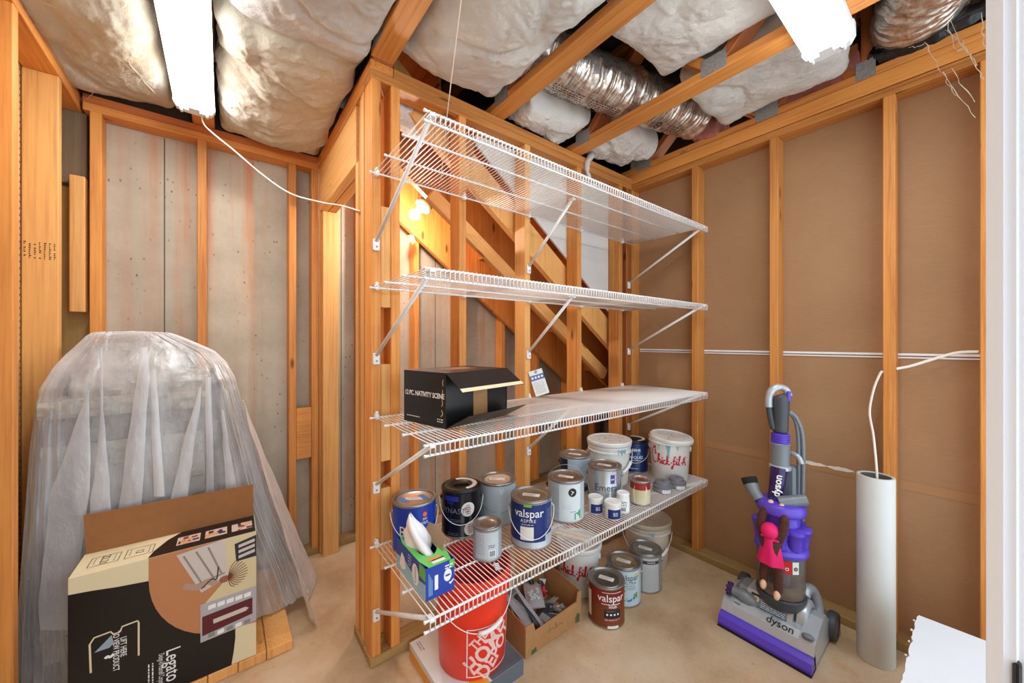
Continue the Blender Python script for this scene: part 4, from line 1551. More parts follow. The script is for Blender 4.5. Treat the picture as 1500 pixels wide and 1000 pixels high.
can('paint_can', 'plain grey paint can with a printed rear panel, beyond the green swirl can', 1.796, 1.120, 0.001, 0.083, 0.196, mat('plain_grey', (150, 154, 156), 0.4, 0.3), mat('steel_lid', (150, 150, 148), 0.3, 0.7), 0, None, TIN, True, art=art_grey, seed=13)
# ================================================================== SMALL THINGS ON THE SHELVES
CARD = mat('brown_cardboard', (172, 126, 80), 0.8, var=0.08, scale=30)
CARDD = mat('kraft_flap', (150, 100, 56), 0.8, var=0.06, scale=40)
CREAM = mat('cream_board', (226, 214, 176), 0.6)
BLK = mat('black_board', (20, 20, 22), 0.3)


def flat_lines(q, o, u, v, u0, u1, v0, rows, dv, m, hgt=0.003, seed=1, off=0.0008):
    random.seed(seed)
    for i in range(rows):
        a = u0
        while a < u1 - 0.004:
            L = min(random.uniform(0.005, 0.018), u1 - a)
            lay(q, rect2d(a, v0 - i * dv, a + L, v0 - i * dv + hgt), m, o, u, v, off)
            a += L + 0.003


# --- black carton with an open end, third shelf
rt = thing('carton', 'black carton with white block lettering and its end flaps hanging open', 'box', (0.724, 1.268, 1.0102), rad(12.5))
w, dp, h = 0.160, 0.120, 0.190
b = MB()
b.box((-w, -dp + 0.001, 0), (w, dp, 0.002), BLK)
b.box((-w, -dp + 0.001, h - 0.002), (w, dp, h), BLK)
b.box((-w, -dp, 0.0021), (-w + 0.002, dp, h - 0.0021), BLK)
b.box((w - 0.002, -dp, 0.0021), (w, dp, h - 0.0021), BLK)
b.box((-w + 0.0021, dp - 0.002, 0.0021), (w - 0.0021, dp, h - 0.0021), BLK)
b.box((-w + 0.003, -dp + 0.005, 0.003), (w - 0.003, -dp + 0.007, h - 0.003), CARD)
b.build('body', rt)
MB().box((-w + 0.0022, -dp + 0.002, 0.003), (-0.028, -dp + 0.004, h - 0.003), BLK).build('end_flap', rt)
MB().box((0.050, -dp + 0.002, 0.003), (w - 0.0022, -dp + 0.004, h - 0.003), BLK).build('end_flap', rt)
a = MB()
a.prism([(-w, 0), (w, 0), (w + 0.012, 0.098), (-w + 0.004, 0.094)], (1, 0, 0), (0, -0.80, -0.60), (0, 0.60, -0.80), (0, -dp - 0.001, h - 0.001), 0.002, BLK)
lay(a, rect2d(-w + 0.003, -0.097, w + 0.010, -0.080), CREAM, (0, -dp - 0.001, h - 0.001), (1, 0, 0), (0, 0.80, 0.60), 0.0008)
a.build('top_flap', rt)
a = MB()
a.prism([(-w, 0), (w, 0), (w + 0.03, 0.085), (-w + 0.03, 0.092)], (1, 0, 0), (0, -0.86, 0.51), (0, 0.51, 0.86), (0, -dp - 0.001, 0.0012), 0.002, BLK)
for i in range(14):
    lay(a, rect2d(-w + 0.03 + i * 0.0215, 0.016, -w + 0.0335 + i * 0.0215, 0.076), mat('dark_groove', (44, 46, 50), 0.5), (0, -dp - 0.001, 0.0012), (1, 0, 0), (0, -0.86, 0.51), 0.0025)
a.build('bottom_flap', rt)
q = MB()
o_, u_, v_ = (-w, 0, 0), (0, -1, 0), (0, 0, 1)
lay(q, xf(text2d('12 PC. NATIVITY SCENE', 0.0245, bold=0.022, spacing=0.94), 0, 0.0, 0.108, 0.92), PWHITE, o_, u_, v_, 0.0006)
flat_lines(q, o_, u_, v_, -0.10, -0.02, 0.022, 1, 0.006, PWHITE, 0.0028, 3)
flat_lines(q, o_, u_, v_, 0.075, 0.108, 0.028, 2, 0.008, PWHITE, 0.0028, 4)
lay(q, poly2d([(-0.09, -0.05), (0.02, -0.06), (0.07, -0.01), (0.05, 0.06), (-0.05, 0.07), (-0.1, 0.03)]), mat('muted_red_print', (128, 72, 62), 0.3), (0.02, 0, h), (1, 0, 0), (0, 1, 0), 0.0006)
lay(q, poly2d([(-0.05, -0.02), (0.02, -0.03), (0.045, 0.01), (0.0, 0.04), (-0.04, 0.03)]), mat('muted_tan_print', (170, 136, 110), 0.3), (0.03, 0.01, h), (1, 0, 0), (0, 1, 0), 0.0010)
for i in range(4):
    lay(q, stroke2d([(0.095 + i * .004, 0.04 + i * 0.035), (0.104, 0.05 + i * .035), (0.098 + i * .003, 0.062 + i * .035)], 0.0025), CREAM, o_, u_, v_, 0.0008)
tag(q.build('printed_panel', rt), kind='stuff')

# --- leaning card
rt = thing('info_card', 'white card with a blue icon band leaning on the studs behind the third shelf', 'card', (1.352, 1.452, 1.0102), rad(-20))
T = Matrix.Rotation(rad(-13), 4, 'X') @ Matrix.Rotation(rad(-14), 4, 'Y')
T = Matrix.Translation((0, 0, 0.0115)) @ T
MB().box((-0.041, -0.001, 0), (0.041, 0.001, 0.138), PAPER, 0, T).build('card', rt)
q = MB()
o_, u_, v_ = T @ Vector((-0.041, -0.001, 0)), T.to_3x3() @ Vector((1, 0, 0)), T.to_3x3() @ Vector((0, 0, 1))
lay(q, rect2d(0, 0.083, 0.082, 0.112), mat('slate_blue_print', (82, 104, 160), 0.5), o_, u_, v_)
for i in range(4):
    lay(q, disc2d(0.012 + i * 0.019, 0.098, 0.0062, 10), PWHITE, o_, u_, v_, 0.0009)
lay(q, disc2d(0.041, 0.127, 0.009, 12), GREYP, o_, u_, v_)
flat_lines(q, o_, u_, v_, 0.008, 0.072, 0.07, 8, 0.008, GREYP, 0.002, 7)
tag(q.build('printed_panel', rt), kind='stuff')

# --- tissue box on the lowest shelf
rt = thing('tissue_box', 'blue and green tissue box torn open with a tissue pulled up', 'tissue box', (0.546, 1.184, SH + 0.0002))
w, L, h = 0.050, 0.121, 0.101
TB, TG, TL = mat('tissue_blue', (28, 66, 168), 0.4), mat('tissue_green', (96, 196, 92), 0.4), mat('tissue_sky', (150, 200, 224), 0.4)
b = MB()
b.box((-w, -L, 0), (w, L, 0.0015), TB)
for x in (-1, 1):
    b.box((min(x * w, x * (w - 0.0015)), -L, 0.0016), (max(x * w, x * (w - 0.0015)), L, h), TB)
for y in (-1, 1):
    b.box((-w + 0.0016, min(y * L, y * (L - 0.0015)), 0.0016), (w - 0.0016, max(y * L, y * (L - 0.0015)), h), TB)
b.build('body', rt)
top = MB()
op = [(0.036 * cos(2 * pi * k / 20) * (1 + 0.12 * sin(5 * k)), 0.010 + 0.072 * sin(2 * pi * k / 20)) for k in range(20)]
outer = []
for k in range(20):
    a = 2 * pi * k / 20
    s_ = 1 / max(abs(cos(a)) / w, abs(sin(a)) / L)
    outer.append((cos(a) * s_, sin(a) * s_))
vs = [(x, y, h) for x, y in op] + [(x, y, h + 0.0002) for x, y in outer]
top.add(vs, [(k, (k + 1) % 20, 20 + (k + 1) % 20, 20 + k)[::-1] for k in range(20)], TG)
top.build('top_panel', rt)
fl = MB()
fl.prism([(0, 0), (0.15, 0), (0.145, 0.05), (0.09, 0.064), (0.02, 0.052)], (0, -1, 0), (0.25, 0, 0.97), (0.97, 0, -0.25), (w - 0.014, 0.085, h - 0.004), 0.0012, mat('kraft_inside', (168, 142, 112), 0.8))
fl.build('torn_flap', rt)
ts = MB()
rows = []
for i in range(15):
    f = i / 14
    row = []
    for k in range(20):
        a = 2 * pi * k / 20
        rr = 0.046 * (1 - f ** 1.6) ** 0.8 + 0.006
        rr *= 1 + 0.28 * sin(3 * a + 4 * f) + 0.14 * noise.noise(Vector((cos(a) * 2, sin(a) * 2, f * 4)))
        row.append((cos(a) * rr * 0.75 - 0.030 * f, sin(a) * rr * 1.2 + 0.020 + 0.028 * f, h - 0.012 + 0.112 * f + 0.008 * sin(2 * a)))
    rows.append(row)
ts.grid(rows, mat('tissue_paper', (240, 240, 242), 0.9), True)
ts.build('tissue', rt, True)
q = MB()
o_, u_, v_ = (-w, L, 0), (0, -1, 0), (0, 0, 1)
lay(q, poly2d([(0, 0), (0.242, 0), (0.242, 0.052), (0.16, 0.036), (0.08, 0.052), (0, 0.044)]), TL, o_, u_, v_)
lay(q, poly2d([(0.03, 0.02), (0.055, 0.012), (0.085, 0.026), (0.075, 0.06), (0.05, 0.07), (0.04, 0.05)]), PWHITE, o_, u_, v_, 0.0009)
lay(q, disc2d(0.165, 0.048, 0.026, 22, 0.034), PWHITE, o_, u_, v_, 0.0009)
lay(q, xf(text2d('Lotion', 0.020), rad(90), 0.165, 0.048), TB, o_, u_, v_, 0.0014)
flat_lines(q, o_, u_, v_, 0.105, 0.13, 0.085, 4, 0.010, PWHITE, 0.003, 5)
lay(q, rect2d(0.195, 0.06, 0.242, 0.099), TG, o_, u_, v_, 0.0007)
o_, u_, v_ = (-w, -L, 0), (1, 0, 0), (0, 0, 1)
lay(q, rect2d(0.030, 0.024, 0.042, 0.070), PWHITE, o_, u_, v_)
for i in range(3):
    lay(q, rect2d(0.010 + i * 0.005, 0.012, 0.012 + i * 0.005, 0.082 - 0.01 * i), TL, o_, u_, v_)
lay(q, disc2d(0.076, 0.055, 0.014, 18, 0.020), PWHITE, o_, u_, v_)
lay(q, disc2d(0.076, 0.055, 0.010, 18, 0.003), TB, o_, u_, v_, 0.001)
lay(q, poly2d([(0.080, 0.028), (0.086, 0.022), (0.098, 0.032), (0.096, 0.037), (0.087, 0.029), (0.083, 0.032)]), PWHITE, o_, u_, v_)
flat_lines(q, o_, u_, v_, 0.066, 0.094, 0.084, 2, 0.008, PWHITE, 0.004, 6)
lay(q, rect2d(0.082, 0.074, 0.1, 0.1), TG, o_, u_, v_)
o_, u_, v_ = (-w, -L, h), (1, 0, 0), (0, 1, 0)
lay(q, rect2d(0.030, 0.010, 0.075, 0.024), PAPER, o_, u_, v_, 0.001)
lay(q, rect2d(0.025, 0.030, 0.068, 0.044), mat('tissue_orange', (232, 134, 62), 0.5), o_, u_, v_, 0.001)
lay(q, rect2d(0.034, 0.0225 + 0.0045, 0.078, 0.031), INK, o_, u_, v_, 0.0013)
lay(q, rect2d(0.010, 0.205, 0.055, 0.228), mat('tissue_violet', (96, 80, 170), 0.5), o_, u_, v_, 0.001)
tag(q.build('printed_panel', rt), kind='stuff')

# --- scraps of clear packaging on the lowest shelf
CLEAR = mk_clear('clear_film', (0.90, 0.92, 0.93), 0.30, 0.15)


def packet(label, x, y, rz, L, wd, sticks, seed):
    root = thing('plastic_packet', label, 'packet', (x, y, SH), rz)
    b = MB()
    rows = []
    for i in range(13):
        row = []
        for k in range(9):
            u, v = i / 12 - .5, k / 8 - .5
            row.append((u * L, v * wd, 0.010 + 0.008 * (1 - 4 * v * v) + 0.012 * noise.noise(Vector((u * 7, v * 6, seed)))))
        rows.append(row)
    b.grid(rows, CLEAR)
    rows2 = [[(p[0], p[1], 0.0008) for p in r] for r in rows]
    b.grid(rows2, CLEAR)
    b.build('film', root, True)
    for s_ in sticks:
        MB().box((-L * .40, s_ - 0.011, 0.0012), (L * .40, s_ + 0.011, 0.0045), mat('stir_stick', (222, 196, 158), 0.7), 0.001).build('stir_stick', root)
    return root


packet('clear packet with two pale wooden sticks lying at the front shelf edge', 1.15, 1.055, rad(112), 0.17, 0.09, (-0.012, 0.018), 3)
packet('crumpled empty clear packet behind the white can', 1.165, 1.36, rad(40), 0.13, 0.09, (), 8)
rt = thing('sticker_scrap', 'small clear sticker scrap with white bars lying on the shelf wires', 'sticker', (0.775, 1.072, SH + 0.0004), rad(-20))
MB().box((-0.011, -0.022, 0), (0.011, 0.022, 0.0008), mk_clear('clear_sticker', (0.85, 0.80, 0.82), 0.5)).build('backing', rt)
q = MB()
for i in range(4):
    lay(q, rect2d(-0.008, -0.018 + i * 0.010, 0.008, -0.013 + i * 0.010), PWHITE, (0, 0, 0.0008), (1, 0, 0), (0, 1, 0))
tag(q.build('printed_panel', rt), kind='stuff')

# ================================================================== ON THE FLOOR BY THE SHELVES
rt = thing('flat_carton', 'flat white carton with orange patches under the orange-red bucket', 'box', (0.77, 1.286, 0.0005))
MB().box((-0.16, -0.176, 0), (0.16, 0.176, 0.061), mat('white_carton', (222, 222, 218), 0.5), 0.001).build('body', rt)
q = MB()
ORG = mat('orange_print_flat', (236, 164, 44), 0.5)
GBL = mat('slate_grey_print', (96, 106, 116), 0.5)
lay(q, rect2d(0.0, 0.0, 0.352, 0.036), ORG, (-0.16, 0.176, 0), (0, -1, 0), (0, 0, 1))
lay(q, rect2d(0.0, 0.0, 0.060, 0.20), ORG, (-0.06, -0.176, 0.061), (1, 0, 0), (0, 1, 0))
lay(q, rect2d(0.235, 0.14, 0.32, 0.24), ORG, (-0.16, -0.176, 0.061), (1, 0, 0), (0, 1, 0))
lay(q, rect2d(0.17, 0.0, 0.32, 0.130), GBL, (-0.16, -0.176, 0.061), (1, 0, 0), (0, 1, 0))
lay(q, rect2d(0.0, 0.0, 0.32, 0.061), GBL, (-0.16, -0.176, 0), (1, 0, 0), (0, 0, 1))
flat_lines(q, (-0.16, 0.176, 0.061), (0, -1, 0), (1, 0, 0), 0.02, 0.075, 0.03, 2, 0.010, GREYP, 0.005, 9)
lay(q, rect2d(0.20, 0.09, 0.29, 0.096), PWHITE, (-0.16, -0.176, 0.061), (1, 0, 0), (0, 1, 0), 0.001)
tag(q.build('printed_panel', rt), kind='stuff')

# --- cut-down carton of tools
rt = thing('carton', 'cut-down brown carton full of painting tools beside the orange-red bucket', 'box', (1.151, 1.285, 0.0005))
w, dp, h = 0.171, 0.128, 0.150
for nm, sh_, o_, u_, n_ in (
        ('front_wall', [(0, 0), (0.342, 0), (0.342, 0.135), (0.318, 0.140), (0.310, 0.098), (0.055, 0.088), (0.045, 0.125), (0.002, 0.128)], (-w, -dp, 0.003), (1, 0, 0), (0, 1, 0)),
        ('back_wall', [(0, 0), (0.342, 0), (0.342, h), (0, h + 0.02)], (-w, dp - 0.004, 0.003), (1, 0, 0), (0, 1, 0)),
        ('side_wall', [(0, 0), (0.246, 0), (0.246, h), (0, 0.13)], (-w, -dp + 0.005, 0.003), (0, 1, 0), (1, 0, 0)),
        ('side_wall', [(0, 0), (0.246, 0), (0.246, h + 0.012), (0.03, h - 0.006), (0, 0.136)], (w - 0.004, -dp + 0.005, 0.003), (0, 1, 0), (1, 0, 0))):
    MB().prism(sh_, u_, (0, 0, 1), n_, o_, 0.004, CARD).build(nm, rt)
MB().box((-w, -dp, 0), (w, dp, 0.0028), CARD).build('bottom', rt)
q = MB()
lay(q, stroke2d([(0.12, 0.05), (0.14, 0.064), (0.135, 0.045), (0.155, 0.056), (0.17, 0.045), (0.175, 0.07), (0.182, 0.046), (0.20, 0.056), (0.215, 0.046), (0.22, 0.054)], 0.002), mat('marker_brown', (94, 66, 40), 0.8), (-w, -dp, 0), (1, 0, 0), (0, 0, 1))
lay(q, poly2d([(0.300, 0.008), (0.328, 0.004), (0.332, 0.036), (0.316, 0.050), (0.302, 0.034)]), mat('green_stamp', (74, 92, 50), 0.8), (-w, -dp, 0), (1, 0, 0), (0, 0, 1))
lay(q, poly2d([(0.03, 0.0), (0.062, 0.004), (0.058, 0.026), (0.044, 0.018), (0.034, 0.02)]), mat('green_stamp'), (-w, -dp, 0), (1, 0, 0), (0, 0, 1))
tag(q.build('printed_panel', rt), kind='stuff')
CX, CY, CZ = 1.151, 1.285, 0.004
sh = MB()
random.seed(21)
for i in range(70):
    c = Vector((random.uniform(-.125, .125), random.uniform(-.09, .085), 0.012 + random.uniform(0, .045)))
    T = Matrix.Translation(Vector((CX, CY, CZ)) + c) @ Matrix.Rotation(random.uniform(0, 6), 4, 'Z') @ Matrix.Rotation(random.uniform(-.5, .5), 4, 'X')
    s_ = random.uniform(.014, .030)
    sh.box((-s_, -s_ * .6, -.0025), (s_, s_ * .6, .0025), random.choice([mat('chip_white', (206, 208, 206), 0.6), mat('chip_grey', (138, 142, 144), 0.6), mat('chip_dark', (58, 60, 64), 0.6), mat('chip_dark'), mat('chip_sage', (150, 156, 146), 0.6)]), 0.0015, T)
tag(sh.build('tile_chips'), 'loose grey and white tile chips filling the tool carton', 'chips', kind='stuff')


def pack(label, x, y, z, rz, tilt, L, wd, cardm, art):
    root = thing('blister_pack', label, 'tool pack', (CX + x, CY + y, CZ + z), rz, 'packaged tools in the carton')
    T = Matrix.Rotation(tilt, 4, 'X')
    MB().box((-wd / 2, -L / 2, -0.001), (wd / 2, L / 2, 0.001), cardm, 0, T).build('backing_card', root)
    b = MB()
    rows = []
    for i in range(9):
        rows.append([T @ Vector(((k / 6 - .5) * wd * .92, (i / 8 - .5) * L * .92, 0.0015 + 0.020 * max(0, sin(pi * i / 8) * sin(pi * k / 6)) ** 0.5)) for k in range(7)])
    b.grid(rows, CLEAR)
    b.build('blister', root, True)
    art(root, T)
    return root


def a_knife(root, T):
    MB().tube([T @ Vector((0, y, 0.012)) for y in (-0.10, -0.05, 0.0, 0.06)], [0.012, 0.014, 0.011, 0.014], mat('tool_charcoal', (44, 46, 50), 0.5), 10).build('tool_handle', root, True)
    MB().box((-0.020, 0.06, 0.010), (0.020, 0.105, 0.0115), STEEL, 0, T).build('blade', root)


def a_hooks(root, T):
    q = MB()
    random.seed(4)
    for i in range(16):
        q.box((-.004, -.008, -.003), (.004, .008, .003), mat('chip_white'), 0.001, T @ Matrix.Translation((random.uniform(-.024, .024), random.uniform(-.03, .03), 0.007 + random.uniform(0, .006))) @ Matrix.Rotation(random.uniform(0, 3), 4, 'Z'))
    tag(q.build('small_fittings', root), kind='stuff')


pack('blister pack holding a long charcoal handled tool, leaning at the carton front', -0.085, -0.01, 0.096, rad(8), rad(28), 0.20, 0.085, mat('card_mauve', (176, 160, 168), 0.6), a_knife)
pack('blister pack of small white fittings in the middle of the tool carton', 0.020, 0.035, 0.092, rad(-30), rad(18), 0.13, 0.085, mat('card_dusky', (150, 132, 134), 0.6), a_hooks)
rt = thing('scraper', 'scraper with a bright red handle standing among the tile chips', 'tool', (CX + 0.075, CY + 0.020, CZ + 0.072), rad(20))
MB().tube([(0, 0, -0.002), (0.004, 0.01, 0.045)], [0.008, 0.010], mat('tool_red', (190, 26, 36), 0.4), 10).build('tool_handle', rt, True)
MB().tube([(0.004, 0.01, 0.045), (0.002, 0.018, 0.060), (-0.02, 0.022, 0.072)], [0.009, 0.008, 0.007], mat('tool_charcoal'), 10).build('collar', rt, True)
rt = thing('putty_knife', 'black putty knife poking up at the back of the tool carton', 'tool', (CX + 0.062, CY + 0.080, CZ + 0.060), rad(-15))
MB().tube([(0, 0, 0), (-0.012, 0.0, 0.05), (-0.03, 0.0, 0.085)], [0.012, 0.013, 0.010], mat('tool_black', (26, 26, 28), 0.4), 10).build('tool_handle', rt, True)
MB().box((0.012, -0.001, 0.0), (0.048, 0.001, 0.07), mat('chip_white'), 0, Matrix.Rotation(0.3, 4, 'Y')).build('blade', rt)

# ================================================================== CARPET TILE CARTON
ptop = 0.040
rt = thing('carton', 'black and cream carpet tile carton with one kraft flap standing up, on the wood skid', 'box', (-0.14, 1.902, ptop + 0.001), rad(-1))
w, dp, h = 0.25, 0.085, 0.50
b = MB()
b.box((-w, -dp, 0), (w, dp, h), CREAM, 0.001)
b.build('body', rt)
a = MB()
a.prism([(-w + 0.004, 0), (w - 0.002, 0), (w - 0.004, 0.135), (-w - 0.004, 0.140)], (1, 0, 0), (0, 0.06, 0.998), (0, 0.998, -0.06), (0, dp - 0.003, h + 0.0005), 0.003, CARDD)
a.build('top_flap', rt)
q = MB()
o_, u_, v_ = (-w, -dp, h), (1, 0, 0), (0, 0, 1)       # v measured downward as negative
D = 0.5


def fp(pts):
    return poly2d([(a * D, -b * D) for a, b in pts])


curve = [(0.375 + 0.49 * (1 - cos(t)) ** 1.0, 0.16 + 0.56 * sin(t)) for t in [pi / 2 * k / 12 for k in range(13)]]
# black field under the cream crest
lay(q, fp([(0, 0.105), (0.10, 0.118), (0.22, 0.14), (0.375, 0.16)] + curve[1:] + [(0.865, 0.80), (0.855, 0.90), (0.84, 1.0), (0, 1.0)]), BLK, o_, u_, v_, 0.0006)
# room picture, printed on its side
PIC = mat('pic_floor_tan', (190, 130, 84), 0.5)
lay(q, fp([(0.375, 0.0), (0.375, 0.16)] + curve[1:] + [(1.0, 0.735), (1.0, 0.0)]), PIC, o_, u_, v_, 0.0008)
PW_, PY_, PD_ = mat('pic_white', (206, 198, 190), 0.5), mat('pic_cream', (216, 204, 160), 0.5), mat('pic_door_red', (92, 24, 34), 0.5)
lay(q, fp([(0.52, 0.03), (0.80, 0.0), (0.82, 0.30), (0.66, 0.36)]), PW_, o_, u_, v_, 0.0011)
lay(q, fp([(0.80, 0.0), (1.0, 0.0), (1.0, 0.46), (0.68, 0.45), (0.82, 0.30)]), PY_, o_, u_, v_, 0.0011)
lay(q, fp([(0.655, 0.45), (1.0, 0.44), (1.0, 0.72), (0.655, 0.735)]), mat('pic_frame_grey', (178, 176, 180), 0.5), o_, u_, v_, 0.0013)
lay(q, fp([(0.665, 0.545), (0.975, 0.525), (0.975, 0.655), (0.665, 0.690)]), PD_, o_, u_, v_, 0.0016)
lay(q, xf(poly2d([(-0.055, -0.008), (0.045, -0.008), (0.056, 0.0), (0.045, 0.009), (-0.055, 0.009)]), rad(3), 0.84 * D, -0.603 * D), PW_, o_, u_, v_, 0.0019)
for i in range(5):
    lay(q, fp([(0.70 + i * .055, 0.475), (0.745 + i * .055, 0.472), (0.745 + i * .055, 0.505), (0.70 + i * .055, 0.508)]), PWHITE, o_, u_, v_, 0.0019)
    lay(q, fp([(0.70 + i * .055, 0.690), (0.740 + i * .055, 0.686), (0.740 + i * .055, 0.716), (0.70 + i * .055, 0.720)]), PWHITE if i % 2 else mat('pic_sage', (130, 140, 136), 0.5), o_, u_, v_, 0.0019)
for (a0, a1) in (((0.56, 0.05), (0.68, 0.33)), ((0.63, 0.04), (0.73, 0.27)), ((0.70, 0.03), (0.78, 0.26)), ((0.58, 0.30), (0.80, 0.26))):
    lay(q, stroke2d([(a0[0] * D, -a0[1] * D), (a1[0] * D, -a1[1] * D)], 0.006), mat('pic_shadow_grey', (150, 138, 130), 0.5), o_, u_, v_, 0.0014)
lay(q, fp([(0.86, 0.06), (1.0, 0.03), (1.0, 0.20), (0.87, 0.20)]), mat('pic_rack_black', (34, 34, 42), 0.5), o_, u_, v_, 0.0014)
for i in range(3):
    lay(q, fp([(0.885, 0.075 + i * .042), (0.99, 0.055 + i * .042), (0.99, 0.08 + i * .042), (0.885, 0.098 + i * .042)]), PW_, o_, u_, v_, 0.0017)
lay(q, disc2d(0.80 * D, -0.31 * D, 0.018, 14, 0.013), mat('pic_vase', (150, 96, 74), 0.5), o_, u_, v_, 0.0017)
random.seed(9)
for i in range(13):
    a_ = rad(-80 + i * 13)
    lay(q, stroke2d([(0.82 * D, -0.30 * D), (0.82 * D + 0.034 * cos(a_), -0.30 * D + 0.034 * sin(a_)), (0.82 * D + 0.062 * cos(a_ * .9), -0.29 * D + 0.05 * sin(a_))], 0.0026), mat('pic_plant_rust', (118, 44, 36), 0.5), o_, u_, v_, 0.0019 + i * 0.00002)
lay(q, stroke2d([(0.56 * D, -0.27 * D), (0.64 * D, -0.31 * D), (0.70 * D, -0.29 * D), (0.75 * D, -0.33 * D)], 0.022), mat('pic_tan_grey', (178, 150, 130), 0.5), o_, u_, v_, 0.0018)
lay(q, stroke2d([(0.66 * D, -0.33 * D), (0.72 * D, -0.28 * D), (0.75 * D, -0.29 * D), (0.76 * D, -0.20 * D)], 0.004), mat('pic_rack_black'), o_, u_, v_, 0.0021)
# lettering that reads downward
lay(q, xf(text2d('Legato', 0.056, 'LEFT', bold=0.006), rad(-90), 0.500 * D, -0.695 * D, 0.78), PWHITE, o_, u_, v_, 0.0009)
lay(q, xf(text2d('Design-It-Yourself Carpet Tiles', 0.022, 'LEFT'), rad(-90), 0.440 * D, -0.705 * D, 0.46), PWHITE, o_, u_, v_, 0.0009)
for k in range(2):
    flat_lines(q, o_, (0, 0, -1), (1, 0, 0), 0.375, 0.45, 0.186 + k * 0.010, 1, 0.01, PWHITE, 0.0035, 30 + k, 0.0009)
lay(q, stroke2d([(0.10 * D, -0.66 * D), (0.095 * D, -0.47 * D), (0.115 * D, -0.435 * D), (0.19 * D, -0.43 * D), (0.205 * D, -0.455 * D), (0.235 * D, -0.45 * D), (0.245 * D, -0.42 * D), (0.32 * D, -0.415 * D), (0.325 * D, -0.43 * D), (0.325 * D, -0.66 * D)], 0.005, False), CREAM, o_, u_, v_, 0.0009)
lay(q, fp([(0.115, 0.535), (0.195, 0.455), (0.205, 0.515), (0.185, 0.535)]), mat('pic_glass_blue', (150, 172, 186), 0.5), o_, u_, v_, 0.0009)
lay(q, xf(text2d('LIFT HERE', 0.021, bold=0.012), rad(-90), 0.250 * D, -0.560 * D, 0.72), PWHITE, o_, u_, v_, 0.0009)
lay(q, xf(text2d('TO VIEW PRODUCT', 0.021, bold=0.012), rad(-90), 0.215 * D, -0.575 * D, 0.70), PWHITE, o_, u_, v_, 0.0009)
lay(q, stroke2d([(0.205 * D, -0.585 * D), (0.19 * D, -0.60 * D), (0.175 * D, -0.59 * D), (0.165 * D, -0.60 * D)], 0.008), PWHITE, o_, u_, v_, 0.0009)
# top panel
o_, u_, v_ = (-w, -dp, h), (1, 0, 0), (0, 1, 0)
lay(q, poly2d([(0.185, 0.001), (0.498, 0.001), (0.498, 0.168), (0.262, 0.168), (0.225, 0.12), (0.195, 0.05)]), BLK, o_, u_, v_, 0.0006)
for i, cc in enumerate(((150, 60, 60), (214, 150, 80), (130, 70, 60))):
    x0 = 0.255 + i * 0.083
    lay(q, rect2d(x0, 0.045, x0 + 0.068, 0.115), mat('thumb_base', (206, 184, 172), 0.5), o_, u_, v_, 0.0009)
    random.seed(50 + i)
    for k in range(9):
        a0, b0 = x0 + random.uniform(0, .05), 0.046 + random.uniform(0, .05)
        lay(q, rect2d(a0, b0, min(x0 + .068, a0 + random.uniform(.008, .024)), min(0.115, b0 + random.uniform(.008, .024))), random.choice([mat('thumb_a%d' % i, cc, 0.5), mat('thumb_navy', (52, 50, 84), 0.5), mat('thumb_tan', (214, 160, 110), 0.5)]), o_, u_, v_, 0.0011 + k * 0.00003)
for x0, s_ in ((0.030, '22.21'), (0.118, '12')):
    lay(q, frame2d(x0, 0.045, x0 + 0.074, 0.115, 0.0018), INK, o_, u_, v_, 0.0009)
    lay(q, xf(text2d(s_, 0.030), rad(-90), x0 + 0.036, 0.080, 1.0), INK, o_, u_, v_, 0.0009)
    flat_lines(q, o_, (0, -1, 0), (1, 0, 0), -0.108, -0.056, x0 + 0.060, 1, 0.01, GREYP, 0.003, 60)
    flat_lines(q, o_, (0, -1, 0), (1, 0, 0), -0.108, -0.056, x0 + 0.010, 1, 0.01, GREYP, 0.003, 61)
tag(q.build('printed_panel', rt), kind='stuff')

# ================================================================== WOOD SKID AND WRAPPED STONE STACK
rt = thing('wood_skid', 'low skid of pale boards under the carpet carton and the wrapped stones', 'pallet', (0.236, 1.809, 0))
for i in range(8):
    x1 = -i * 0.0935
    stud_ = MB().box((x1 - 0.0915, 0.001 * (i % 3), 0.0), (x1, 0.66, ptop - 0.0012 * (i % 2)), WOODP, 0.0025)
    stud_.build('board', rt)
nh = MB()
STONE = mat('grey_split_stone', (176, 166, 150), 0.9, var=0.3, scale=26, bump=0.9)
STONE2 = mat('dark_split_stone', (140, 132, 122), 0.9, var=0.3, scale=22, bump=0.9)
rt = thing('stone_stack', 'stepped stack of grey split stone slabs under clear plastic sheeting', 'stone stack', (-0.28, 2.235, ptop + 0.001))


def course(name, x0, x1, y0, y1, z0, z1, m, seed):
    """One split stone slab with a rough face."""
    n = 34
    b = MB()
    ring = []
    k = 5
    for zz in range(k):
        z = z0 + (z1 - z0) * zz / (k - 1)
        inn = 0.004 if zz in (0, k - 1) else 0.0
        row = []
        for i in range(n + 1):
            x = x0 + (x1 - x0) * i / n
            row.append((x, y0 + inn + 0.010 * noise.noise(Vector((x * 14, z * 60, seed))) + 0.006 * noise.noise(Vector((x * 40, z * 110, seed))), z))
        row += [(x1 + 0.006 * noise.noise(Vector((7, z * 60, seed))) - inn, y0 + (y1 - y0) * t, z) for t in (.3, .6)]
        row += [(x1, y1, z), (x0, y1, z), (x0 - inn, y0 + (y1 - y0) * .5, z)]
        ring.append(row)
    b.grid(ring, m, True)
    nn = len(ring[0])
    b.add(ring[0], [tuple(range(nn - 1, -1, -1))], m)
    b.add(ring[-1], [tuple(range(nn))], m)
    return b.build(name, rt)


